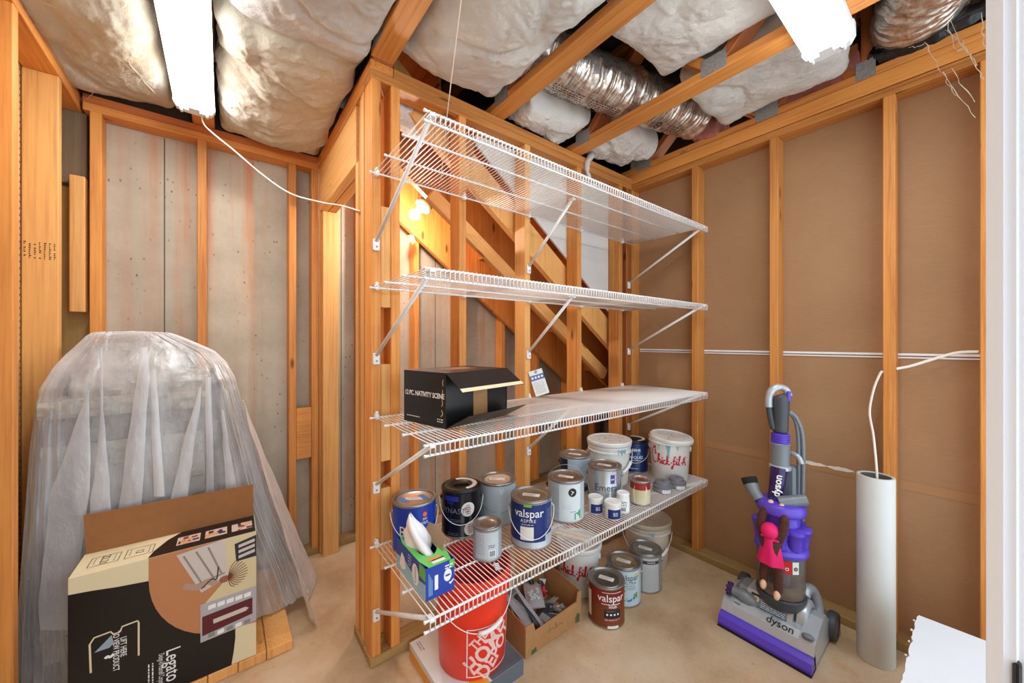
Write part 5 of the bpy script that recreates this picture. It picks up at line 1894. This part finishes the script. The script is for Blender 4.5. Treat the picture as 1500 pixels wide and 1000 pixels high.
z = 0.0
i = 0
random.seed(31)
hs = [0.105, 0.085, 0.115, 0.09, 0.10, 0.11, 0.085, 0.10, 0.095, 0.10]
for hh in hs:
    course('stone_slab', -0.225 + random.uniform(-.006, .006), 0.222 + random.uniform(-.008, .008), -0.160 + random.uniform(-.012, .006), 0.03, z, z + hh - 0.002, STONE if i % 3 else STONE2, i)
    z += hh
    i += 1
course('capstone', -0.235, 0.232, -0.172, 0.045, z, z + 0.06, STONE, 40)
zc = z + 0.06
course('stone_slab', -0.180, 0.235, -0.06, 0.05, zc, zc + 0.095, STONE, 41)
course('stone_slab', -0.125, 0.11, -0.055, 0.05, zc + 0.097, zc + 0.215, STONE, 42)
zb = 0.0
for j, hh in enumerate((0.3, 0.29, 0.30, 0.245)):
    course('stone_slab', -0.215, 0.275, 0.055, 0.17, zb, zb + hh - 0.002, STONE2, 60 + j)
    zb += hh

# --- sheeting
KEY = [(1.345, -0.4, -0.19, 2.186, 2.3), (1.335, -0.42, -0.165, 2.171, 2.33), (1.26, -0.475, -0.03, 2.136, 2.415), (1.205, -0.505, 0.015, 2.096, 2.43), (1.13, -0.527, 0.045, 2.056, 2.45), (0.95, -0.535, 0.075, 2.044, 2.46), (0.6, -0.55, 0.15, 2.04, 2.48), (0.3, -0.565, 0.235, 2.04, 2.5), (0.085, -0.575, 0.3, 2.04, 2.508), (0.052, -0.58, 0.32, 2.04, 2.508)]
NR = 460


def ring_at(z):
    for a, b_ in zip(KEY, KEY[1:]):
        if b_[0] <= z <= a[0]:
            t = (a[0] - z) / (a[0] - b_[0])
            return [a[k] + (b_[k] - a[k]) * t for k in range(1, 5)]
    return list(KEY[0][1:]) if z > KEY[0][0] else list(KEY[-1][1:])


sheet = MB()
rows = []
zs = [1.345, 1.343, 1.338] + [1.33 - (1.33 - 0.05) * (k / 90) for k in range(91)]
for z in zs:
    x0, x1, y0, y1 = ring_at(z)
    cx, cy, hx, hy = (x0 + x1) / 2, (y0 + y1) / 2, (x1 - x0) / 2, (y1 - y0) / 2
    row = []
    dn = min(1, max(0, (1.30 - z) / 0.9))
    for k in range(NR):
        a = 2 * pi * k / NR
        e = 0.30 if z < 1.1 else 0.36
        c_, s_ = cos(a), sin(a)
        x = cx + hx * math.copysign(abs(c_) ** e, c_)
        y = cy + hy * math.copysign(abs(s_) ** e, s_)
        per = a * 3.4
        q_ = noise.noise(Vector((per * 1.0, z * 0.55, 3))) * 1.2 + noise.noise(Vector((per * 2.9, z * 0.9, 9))) * 0.6
        pleat = max(0.0, 1 - abs(((per * 0.62 + 0.8 * q_ + 0.25 * z) % 1.0) - 0.5) * 2.4)
        out = (0.002 + 0.024 * dn) * pleat + 0.006 * noise.noise(Vector((per * 2.2, z * 5, 1))) + 0.002 * noise.noise(Vector((per * 7, z * 18, 1)))
        if s_ < -0.3 and c_ < 0.82:
            out = min(out * 0.62, y - 2.012)
        if c_ < -0.5:
            out = min(out, 0.012)
        if y1 - y < 0.08:
            out = min(out, 0.02)
        nx, ny = (c_ / max(hx, .01)), (s_ / max(hy, .01))
        L = hypot(nx, ny)
        sway = 0.05 * dn * dn * max(0, c_) * (0.5 + 0.5 * sin(z * 9))
        xx, yy = x + nx / L * out + sway * (0.4 if c_ > 0 else 0), y + ny / L * out
        if yy > 2.25:
            xx = max(xx, -0.508)
        row.append((xx, yy, z + (0.004 * noise.noise(Vector((per * 3, z * 8, 4))) if z > 0.06 else 0)))
    rows.append(row)
sheet.grid(list(reversed(rows)), SHEETING, True)
tc = [rows[0][k] for k in range(0, NR)]
inner = [[(p[0] * f + (-0.295) * (1 - f), p[1] * f + 2.245 * (1 - f), 1.345 + 0.006 * (1 - f) + 0.003 * noise.noise(Vector((p[0] * 30, p[1] * 30, f)))) for p in tc] for f in (1, .8, .6, .4, .2, .02)]
sheet.grid(inner, SHEETING, True)
root = tag(sheet.build('plastic_sheet', None, True), 'translucent plastic sheeting draped in long folds over the stone stack', 'plastic sheet')

# doubled, whiter folds that hang down the front
for i, fold in enumerate((
        [(129, 130, 571), (104, 132, 640), (74, 131, 720), (66, 120, 800), (56, 110, 880), (60, 104, 930)],
        [(146, 149, 509), (147, 151, 560), (147, 151, 600), (142, 156, 660), (134, 161, 720), (130, 166, 775)],
        [(203, 216, 508), (200, 219, 560), (194, 215, 600), (184, 212, 660), (178, 209, 720), (172, 206, 760)],
        [(222, 228, 540), (222, 233, 600), (223, 237, 660), (226, 243, 740)],
        [(292, 295, 566), (280, 292, 610), (266, 284, 660), (250, 274, 730), (244, 268, 765)],
        [(301, 309, 552), (301, 311, 620), (302, 313, 700), (303, 316, 760)],
        [(324, 328, 600), (327, 336, 650), (331, 347, 715), (336, 362, 790)])):
    b = MB()
    pts = []
    for (a, c, y) in fold:
        pts.append((P(a, y, y=2.024), P(c, y, y=2.024)))
    rows = []
    for j in range(len(pts) - 1):
        for s_ in range(6):
            t = s_ / 6
            A, B = pts[j][0].lerp(pts[j + 1][0], t), pts[j][1].lerp(pts[j + 1][1], t)
            wv = 0.003 * noise.noise(Vector((i * 3.3, j + t, 0)))
            A, B = A + Vector((wv + 0.002 * noise.noise(Vector((i, (j + t) * 2.3, 4))), 0, 0)), B + Vector((wv + 0.002 * noise.noise(Vector((i, (j + t) * 2.3, 8))), 0, 0))
            rows.append([A.lerp(B, k / 8) + Vector((0, -0.002 * (k % 2) - 0.003 * sin(pi * k / 8) + 0.002 * noise.noise(Vector((k, j * 6 + s_, i))), 0)) for k in range(9)])
    b.grid(rows, SHEETING2)
    b.build('fold', root, True)
# a second hanging fold that trails on the floor to the side
tr = MB()
rows = []
hem = [(0.055, 2.05, 1.0), (0.13, 2.06, 0.8), (0.19, 2.00, 0.6), (0.25, 1.95, 0.4), (0.30, 1.92, 0.2), (0.305, 1.90, 0.055)]
for i in range(40):
    t = i / 39
    z = 1.0 - 0.992 * t
    row = []
    for k in range(50):
        s_ = k / 49
        x = 0.085 + 0.235 * t ** 1.1 + 0.10 * s_ * t + 0.02 * sin(s_ * 9 + t * 2) * t + 0.008 * noise.noise(Vector((s_ * 9, t * 7, 2)))
        y = 2.06 - 0.20 * t * (1 - s_) + 0.40 * s_ + 0.008 * noise.noise(Vector((s_ * 12, t * 8, 5)))
        row.append((x, y, max(0.005, z)))
    rows.append(row)
tr.grid(rows, SHEETING)
tr.build('trailing_fold', root, True).matrix_parent_inverse = Matrix()

# ================================================================== RIGHT-HAND SIDE
rt = thing('cardboard_tube', 'tall off-white tube with a dark hollow top standing by the brown wall', 'tube', (2.118, 0.268, 0.0005))
R = 0.0585
MB().lathe([(R - 0.014, 0.002), (R - 0.001, 0.0), (R, 0.002), (R, 0.752), (R - 0.002, 0.755), (R - 0.010, 0.755), (R - 0.011, 0.750), (R - 0.012, 0.02)], mat('tube_white', (206, 208, 204), 0.55, var=0.03, scale=6), 48).build('wall', rt, 40)
MB().lathe([(R - 0.012, 0.752), (R - 0.013, 0.752), (R - 0.0135, 0.02), (0, 0.02)], mat('tube_inside', (104, 98, 90), 0.8), 40).build('inner_lining', rt, 40)
MB().box((-0.02, -0.003, 0.225), (0.004, 0.0, 0.275), PAPER, 0, Matrix.Translation((0.03, -R + 0.0085, 0)) @ Matrix.Rotation(-.4, 4, 'Z')).build('loose_tab', rt)

cab = MB()
cp = smooth([(2.118, 0.262, 0.70), (2.14, 0.268, 0.78), (2.20, 0.285, 0.90), (2.222, 0.300, 1.00), (2.232, 0.288, 1.10), (2.236, 0.270, 1.165), (2.238, 0.262, 1.180)], 8)
cab.tube(cp, 0.0045, CORDM, 7)
tag(cab.build('coax_cable', None, True), 'white cable rising out of the tube and along the wall stud', 'cable')
cab = MB()
cab.tube(smooth([(2.265, 0.224, 1.190), (2.275, 0.18, 1.205), (2.285, 0.12, 1.235), (2.29, 0.06, 1.262), (2.27, 0.004, 1.268)], 8), 0.006, CORDM, 7)
tag(cab.build('coax_cable', None, True), 'white cable looping between the stud and the corner by the door jamb', 'cable')

rt = thing('carton', 'plain brown carton holding up the white board in the corner', 'box', (1.72, -0.12, 0.0005))
MB().box((-0.24, -0.20, 0), (0.24, 0.22, 0.284), CARD, 0.002).build('body', rt)
MB().box((-0.24, -0.03, 0.2842), (0.24, 0.03, 0.2848), mat('packing_tape', (190, 156, 104), 0.3)).build('packing_tape', rt)
rt = thing('white_board_offcut', 'white wallboard offcut with ragged edges lying flat near the door jamb', 'board', (1.66, -0.12, 0.2856))
b = MB()
random.seed(17)
n = 40
edge = [(-0.40 + 0.76 * k / n, 0.268 - 0.004 + 0.003 * random.random() - (0.003 if k % 5 == 0 else 0)) for k in range(n + 1)]
b.prism([(-0.40, -0.30), (0.378, -0.30)] + list(reversed(edge)), (1, 0, 0), (0, 1, 0), (0, 0, 1), (0, 0, 0), 0.0125, mat('wallboard_face', (226, 230, 236), 0.6, var=0.02, scale=5))
b.build('board', rt)
b = MB()
for k in range(4):
    x = 0.06 + k * 0.083 + 0.02 * random.random()
    b.ball((x, 0.270, 0.010), 0.003 + 0.003 * random.random(), mat('torn_paper'), 5, (1.2, .7, .6))
tag(b.build('torn_edge', rt), kind='stuff')
# ================================================================== UPRIGHT VACUUM
VS = mat('vac_silver', (184, 191, 197), 0.3, 0.35)
VG = mat('vac_grey', (122, 130, 136), 0.38, 0.1)
VD = mat('vac_charcoal', (66, 70, 76), 0.45)
VP = mat('vac_purple', (92, 66, 196), 0.3)
VDP = mat('vac_dark_purple', (52, 28, 84), 0.2)
VB = mk_clear('smoky_bin', (0.74, 0.68, 0.62), 0.22, 0.08)
VLP = mat('vac_label_blue', (32, 40, 168), 0.3)
vac = thing('vacuum_cleaner', 'purple and silver upright vacuum cleaner standing before the brown wall', 'vacuum', (1.972, 0.578, 0.0005))
# cleaner head
b = MB()
b.prism([(-0.172, 0.006), (-0.176, 0.022), (-0.168, 0.046), (-0.150, 0.058), (-0.118, 0.060), (-0.112, 0.010)], (1, 0, 0), (0, 0, 1), (0, 1, 0), (0, -0.172, 0), 0.344, VP)
b.build('bumper', vac)
MB().box((-0.178, -0.173, 0.0), (-0.11, 0.173, 0.006), BLACK).build('sole_plate', vac)
b = MB()
prof = [(-0.128, 0.012), (-0.138, 0.060), (-0.122, 0.092), (-0.092, 0.112), (-0.050, 0.116), (0.00, 0.100), (0.05, 0.06), (0.05, 0.012)]
b.prism(prof, (1, 0, 0), (0, 0, 1), (0, 1, 0), (0, -0.166, 0), 0.332, VS)
hd = b.build('cleaner_head', vac)
for y0, y1, top in ((-0.172, -0.118, 0.150), (0.130, 0.172, 0.128)):
    pr = [(-0.126, 0.012), (-0.140, 0.062), (-0.118, 0.100), (-0.07, 0.122), (-0.005, top), (0.05, top - 0.008), (0.10, 0.10), (0.13, 0.05), (0.13, 0.015)]
    MB().prism(pr, (1, 0, 0), (0, 0, 1), (0, 1, 0), (0, y0, 0), y1 - y0, VS).build('end_housing', vac)
q = MB()
q.ball((-0.100, -0.145, 0.108), 0.024, VG, 10, (1.5, .9, .45), Matrix.Rotation(0.45, 4, 'Y'))
q.build('scoop', hd, True)
sl = Vector((0.030, 0, 0.020)).normalized()
q = MB()
o_ = Vector((-0.107, -0.050, 0.102))
lay(q, xf(text2d('dyson', 0.042, bold=0.012), 0), INK, o_ + Vector((0, 0, 0)), (0, -1, 0), sl, 0.0022)
lay(q, xf(text2d('animal', 0.014, bold=0.012), 0), mat('slate_print'), Vector((-0.107, 0.120, 0.102)), (0, -1, 0), sl, 0.0022)
lay(q, rect2d(-0.006, -0.006, 0.006, 0.006), mat('slate_print'), Vector((-0.107, 0.150, 0.102)), (0, -1, 0), sl, 0.0022)
tag(q.build('lettering', hd), kind='stuff')
# sticker plate and motor
b = MB()
b.prism([(-0.085, 0.105), (-0.055, 0.168), (0.03, 0.17), (0.05, 0.08)], (1, 0, 0), (0, 0, 1), (0, 1, 0), (0, -0.085, 0), 0.175, VS)
mp_ = b.build('motor_cover', vac)
q = MB()
o_, v_ = Vector((-0.085, 0.0, 0.105)), Vector((0.030, 0, 0.063))
lay(q, rect2d(-0.072, 0.004, 0.066, 0.060), mat('sticker_blue_grey', (110, 128, 150), 0.4), o_, (0, -1, 0), v_, 0.001)
lay(q, rect2d(-0.072, 0.050, 0.066, 0.060), INK, o_, (0, -1, 0), v_, 0.0014)
lay(q, rect2d(-0.072, 0.004, 0.066, 0.014), mat('sticker_teal', (30, 110, 116), 0.4), o_, (0, -1, 0), v_, 0.0014)
lay(q, disc2d(-0.052, 0.040, 0.012, 16), mat('sticker_cream', (232, 220, 180), 0.4), o_, (0, -1, 0), v_, 0.0014)
lay(q, disc2d(-0.052, 0.040, 0.007, 12), mat('sticker_amber', (200, 140, 60), 0.4), o_, (0, -1, 0), v_, 0.0018)
flat_lines(q, o_, (0, -1, 0), v_, -0.032, 0.060, 0.044, 5, 0.0075, PWHITE, 0.0022, 5, 0.0018)
flat_lines(q, o_, (0, -1, 0), v_, -0.03, 0.060, 0.0535, 1, 0.0075, PWHITE, 0.003, 6, 0.0018)
q.build('sticker', mp_)
YR = Matrix.Translation((0.015, -0.130, 0.112)) @ Matrix.Rotation(rad(90), 4, 'X') @ Matrix.Rotation(pi, 4, 'X')
b = MB()
b.lathe([(0.0, 0.004), (0.045, 0.004), (0.050, 0.0), (0.062, 0.0), (0.074, 0.008), (0.076, 0.022), (0.076, 0.036), (0.070, 0.038), (0.070, 0.060), (0.074, 0.062), (0.072, 0.090), (0.0, 0.09)], VS, 32, YR, [VG, VG, VS, VS, VS, VS, VD, VD, VD, VS, VS])
b.build('motor_drum', vac, 40)
for s_ in (-1, 1):
    T = Matrix.Translation((0.140, s_ * 0.176, 0.0585)) @ Matrix.Rotation(rad(90), 4, 'X')
    wh = MB().lathe([(0.038, -0.016), (0.054, -0.016), (0.058, -0.011), (0.058, 0.011), (0.054, 0.016), (0.038, 0.016), (0.038, -0.016)], VD, 32, T).build('wheel', vac, 40)
    MB().lathe([(0, -0.012), (0.038, -0.013), (0.038, 0.013), (0, 0.012)], mat('hub_mauve', (120, 110, 150), 0.4), 24, T).build('hub', wh, 40)
# hose connector across the head
b = MB()
b.tube([(-0.085, 0.165, 0.140), (-0.082, 0.145, 0.138)], 0.026, VDP, 16)
co = b.build('hose_cuff', vac, 40)
for k in range(8):
    a = 2 * pi * k / 8
    MB().tube([(-0.085 + 0.026 * cos(a), 0.165, 0.140 + 0.026 * sin(a)), (-0.082 + 0.026 * cos(a), 0.146, 0.138 + 0.026 * sin(a))], 0.004, VDP, 6).build('ridge', co, True)
MB().tube([(-0.082, 0.145, 0.138), (-0.078, 0.118, 0.134), (-0.076, 0.112, 0.133), (-0.070, 0.075, 0.124), (-0.055, 0.055, 0.108)], [0.021, 0.022, 0.029, 0.030, 0.026], VG, 18).build('hose_elbow', vac, 60)
b = MB()
pp = smooth([(0.045, -0.095, 0.185), (0.075, -0.098, 0.205), (0.115, -0.11, 0.185), (0.13, -0.125, 0.13), (0.12, -0.13, 0.09)], 10)
b.tube(pp, [0.022 + 0.0018 * (i % 2) for i in range(len(pp))], VS, 14)
b.build('air_duct', vac, True)
MB().box((-0.05, 0.075, 0.09), (0.07, 0.15, 0.155), VG, 0.02).build('side_housing', vac)
# bin and cyclones
CB = Matrix.Translation((-0.012, -0.026, 0))
MB().lathe([(0, 0.125), (0.05, 0.128), (0.080, 0.150), (0.092, 0.182), (0.094, 0.196), (0.088, 0.200), (0.08, 0.196), (0, 0.19)], VD, 40, CB).build('bin_base', vac, 60)
bn = MB().lathe([(0.084, 0.200), (0.089, 0.206), (0.089, 0.385)], VB, 44, CB).build('clear_bin', vac, True)
MB().lathe([(0, 0.201), (0.03, 0.204), (0.036, 0.30), (0.058, 0.31), (0.060, 0.384), (0, 0.386)], mat('shroud_mauve', (120, 104, 140), 0.5), 32, CB).build('shroud', bn, 40)
random.seed(6)
MB().lathe([(0.040, 0.202), (0.083, 0.202), (0.082, 0.232), (0.070, 0.246), (0.05, 0.240), (0.040, 0.212)], mat('dust', (130, 112, 92), 1.0, var=0.3, scale=30, bump=1.0), 40, CB).build('dust', bn, True)
q = MB()
ph = atan2(-0.55, -1.95) + rad(0)
for u0, u1, m_ in ((0.012, 0.040, mat('sticker_scarlet', (206, 38, 40), 0.4)), (0.042, 0.068, PAPER)):
    v, f = rect2d(u0, 0.0, u1, 0.052, 6)
    q.add([CB @ Vector((cos(ph + a / 0.0905) * 0.0905, sin(ph + a / 0.0905) * 0.0905, 0.322 + c)) for a, c in v], f, m_)
for (u, z_, r_, m_) in ((0.022, 0.342, 0.007, PWHITE), (0.022, 0.342, 0.004, mat('slate_print')), (0.055, 0.345, 0.009, mat('sticker_teal')), (0.055, 0.345, 0.004, mat('sticker_amber'))):
    v, f = disc2d(u, 0, r_, 10)
    q.add([CB @ Vector((cos(ph + a / 0.0905) * (0.0912 + 0.0004 * (r_ < 0.005)), sin(ph + a / 0.0905) * (0.0912 + 0.0004 * (r_ < 0.005)), z_ + c)) for a, c in v], f, m_)
q.build('sticker', bn)
b = MB()
b.lathe([(0.080, 0.386), (0.099, 0.386), (0.101, 0.394), (0.099, 0.408), (0.088, 0.414), (0.070, 0.43), (0.070, 0.55), (0.088, 0.552), (0.092, 0.560), (0.090, 0.590), (0.078, 0.600), (0, 0.602)], VP, 40, CB)
cy = b.build('cyclone_body', vac, 60)
for k in range(8):
    a = 2 * pi * k / 8 + 0.2
    T = CB @ Matrix.Translation((cos(a) * 0.074, sin(a) * 0.074, 0))
    MB().lathe([(0.0, 0.416), (0.022, 0.418), (0.026, 0.44), (0.033, 0.486), (0.036, 0.488), (0.036, 0.500), (0.026, 0.506), (0, 0.506)], VP, 18, T).build('cyclone', cy, 50)
# spine, wand and handle
MB().box((0.070, -0.060, 0.10), (0.112, 0.010, 0.74), VG, 0.012).build('spine', vac)
AX = Vector((0.030, -0.012, 0))
b = MB()
b.tube([AX + Vector((-0.050, 0.010, 0.585)), AX + Vector((-0.032, 0.002, 0.66)), AX + Vector((-0.016, 0, 0.735))], [0.026, 0.030, 0.033], VDP, 22)
wd_ = b.build('wand', vac, 60)
q = MB()
T0 = AX + Vector((-0.034, 0.002, 0.66))
dz = Vector((0.034, -0.008, 0.15)).normalized()
fn = Vector((-0.93, -0.30, 0.2)).normalized()
uu = dz.cross(fn).normalized()
v, f = xf(text2d('dyson', 0.040, bold=0.02), rad(90), 0, 0)
q.add([T0 + fn * 0.0325 + uu * a - fn * (a * a / 0.06) + dz * c for a, c in v], f, PWHITE)
q.build('lettering', wd_)
MB().box((-0.075, -0.022, 0.575), (-0.040, 0.020, 0.612), VLP, 0.006, Matrix.Translation(AX)).build('release_catch', vac)
b = MB()
b.lathe([(0.030, 0.725), (0.042, 0.728), (0.042, 0.742), (0.037, 0.746), (0.037, 0.83), (0.040, 0.842), (0.036, 0.846), (0.030, 0.83)], VG, 32, Matrix.Translation(AX), [VS, VS, VS, VG, VG, VG, VG])
b.build('collar', vac, 50)
pr = [(0.031, 0.828)]
for k in range(6):
    pr += [(0.036, 0.842 + k * 0.008), (0.036, 0.847 + k * 0.008), (0.031, 0.849 + k * 0.008)]
MB().lathe(pr + [(0, 0.898)], VP, 28, Matrix.Translation(AX)).build('ribbed_ring', vac, 50)
b = MB()
hp_ = smooth([AX + Vector((0, 0, 0.895)), AX + Vector((0.0, -0.001, 0.93)), AX + Vector((0, -0.002, 0.99)), AX + Vector((0, -0.002, 1.045)), AX + Vector((0.0, 0.004, 1.065))], 4)
b.tube(hp_, [0.029, 0.030, 0.031, 0.031, 0.031, 0.031, 0.031, 0.032, 0.032, 0.033, 0.033, 0.033, 0.033, 0.031, 0.028, 0.024, 0.018][:len(hp_)], VD, 18)
b.build('handle_tube', vac, True)
b = MB()
b.tube(smooth([AX + Vector((-0.020, 0.020, 0.905)), AX + Vector((-0.026, 0.030, 0.96)), AX + Vector((-0.028, 0.036, 1.02))], 5), 0.012, VD, 12)
b.build('handle_grip', vac, True)
b = MB()
b.tube(smooth([AX + Vector((-0.028, 0.036, 1.005)), AX + Vector((-0.026, 0.035, 1.055)), AX + Vector((-0.016, 0.022, 1.088)), AX + Vector((0.0, 0.0, 1.098)), AX + Vector((0.008, -0.022, 1.086)), AX + Vector((0.010, -0.030, 1.060))], 6), [0.015] * 8 + [0.0165] * 10 + [0.014] * 13, VS, 14)
b.build('handle_loop', vac, True)
MB().box((-0.008, -0.040, 1.035), (0.014, -0.022, 1.085), VP, 0.006, Matrix.Translation(AX)).build('trigger', vac)
for k in range(2):
    MB().tube(smooth([(0.085, -0.062 - 0.014 * k, 0.25), (0.088, -0.066 - 0.015 * k, 0.6), (0.080, -0.068 - 0.016 * k, 0.86), (0.066, -0.058 - 0.008 * k, 0.955), (0.050, -0.040, 0.985 + 0.006 * k)], 8), 0.0085, VG, 10).build('hose', vac, True)
MB().tube(smooth([(0.06, -0.045, 0.80), (0.045, -0.075, 0.795), (0.04, -0.09, 0.765)], 5), 0.010, VS, 10).build('cord_hook', vac, True)
b = MB()
b.tube([(-0.045, 0.046, 0.585), (-0.035, 0.070, 0.610), (-0.025, 0.088, 0.64)], [0.024, 0.025, 0.030], VG, 16)
t_ = b.build('brush_tool', vac, 60)
b = MB()
random.seed(2)
b.tube([(-0.025, 0.088, 0.64), (-0.017, 0.100, 0.664)], [0.031, 0.033], mat('bristles', (26, 26, 28), 0.9), 18)
b.build('bristles', t_)
b = MB()
pp = [Vector((-0.050, -0.030, 0.600)).lerp(Vector((-0.005, -0.118, 0.630)), k / 14) for k in range(15)]
b.tube(pp, [0.024 + (0.002 if k % 2 and k < 8 else 0) for k in range(15)], VG, 18)
b.build('stair_tool', vac, 60)

# --- plush monkey hugging the vacuum
FUR = mat('brown_plush', (78, 44, 34), 1.0, var=0.35, scale=120, bump=0.8)
PINK = mat('hot_pink_cloth', (226, 22, 104), 0.7)
PEACH = mat('peach_plush', (226, 184, 150), 0.9)
mx, my = 1.855, 0.556
mk_ = thing('plush_monkey', 'brown plush monkey in a hot pink hooded cape hugging the vacuum', 'toy', (mx, my, 0.0))
V = [(0, 0, 0.365), (-0.002, 0, 0.41), (-0.002, 0.002, 0.455), (0.0, 0.004, 0.492),
     (0.0, 0.030, 0.462), (0.005, 0.042, 0.505), (0.020, 0.040, 0.550), (0.045, 0.020, 0.588),
     (0.0, -0.026, 0.462), (0.005, -0.040, 0.505), (0.020, -0.044, 0.545), (0.045, -0.026, 0.584),
     (0.0, 0.022, 0.345), (0.0, 0.030, 0.31), (-0.004, 0.026, 0.272), (-0.016, 0.024, 0.262),
     (-0.002, -0.022, 0.345), (-0.004, -0.026, 0.30), (-0.006, -0.026, 0.250), (-0.018, -0.026, 0.240)]
E_ = [(0, 1), (1, 2), (2, 3), (2, 4), (4, 5), (5, 6), (6, 7), (2, 8), (8, 9), (9, 10), (10, 11), (0, 12), (12, 13), (13, 14), (14, 15), (0, 16), (16, 17), (17, 18), (18, 19)]
me = bpy.data.meshes.new('body')
me.from_pydata(V, E_, [])
me.materials.append(FUR)
bo = bpy.data.objects.new('body', me)
COL.objects.link(bo)
bo.parent = mk_
sk = bo.modifiers.new('skin', 'SKIN')
rad_ = [0.028, 0.032, 0.023, 0.027, 0.018, 0.019, 0.018, 0.013, 0.018, 0.019, 0.018, 0.013, 0.019, 0.019, 0.017, 0.014, 0.019, 0.019, 0.017, 0.014]
for i, d_ in enumerate(me.skin_vertices[0].data):
    d_.radius = (rad_[i], rad_[i])
    d_.use_root = (i == 0)
sk.use_smooth_shade = True
sb = bo.modifiers.new('subdivision', 'SUBSURF')
sb.levels = sb.render_levels = 2
for y, z in ((0.024, 0.268), (-0.026, 0.246)):
    MB().ball((-0.020, y, z - 0.006), 0.015, PEACH, 10, (1.0, .8, 1.35), Matrix.Rotation(0.5, 4, 'Y')).build('foot', mk_, True)
for y, z in ((0.016, 0.590), (-0.024, 0.586)):
    MB().ball((0.046, y, z + 0.004), 0.014, PEACH, 10, (1.2, .9, 1.2)).build('hand', mk_, True)
b = MB()
rows = []
for i in range(14):
    t = i / 13
    row = []
    for k in range(17):
        s_ = k / 16 * 2 - 1
        wdt = 0.028 + 0.024 * t
        row.append((-0.034 + 0.026 * s_ * s_ - 0.004 * t + 0.003 * sin(s_ * 7) * t, s_ * wdt, 0.470 - 0.112 * t))
    rows.append(row)
b.grid(rows, PINK)
b.grid([[(p[0] + 0.003, p[1], p[2]) for p in reversed(r)] for r in rows], PINK)
b.build('cape', mk_, True)
b = MB()
b.ball((-0.006, 0.004, 0.494), 0.035, PINK, 14, (1.0, .95, 1.0))
b.tube([(-0.022 + 0.0 * k, 0.030 * cos(pi * k / 10), 0.470 + 0.004 * sin(pi * k / 5)) for k in range(11)], 0.006, PINK, 8)
b.build('hood', mk_, True)
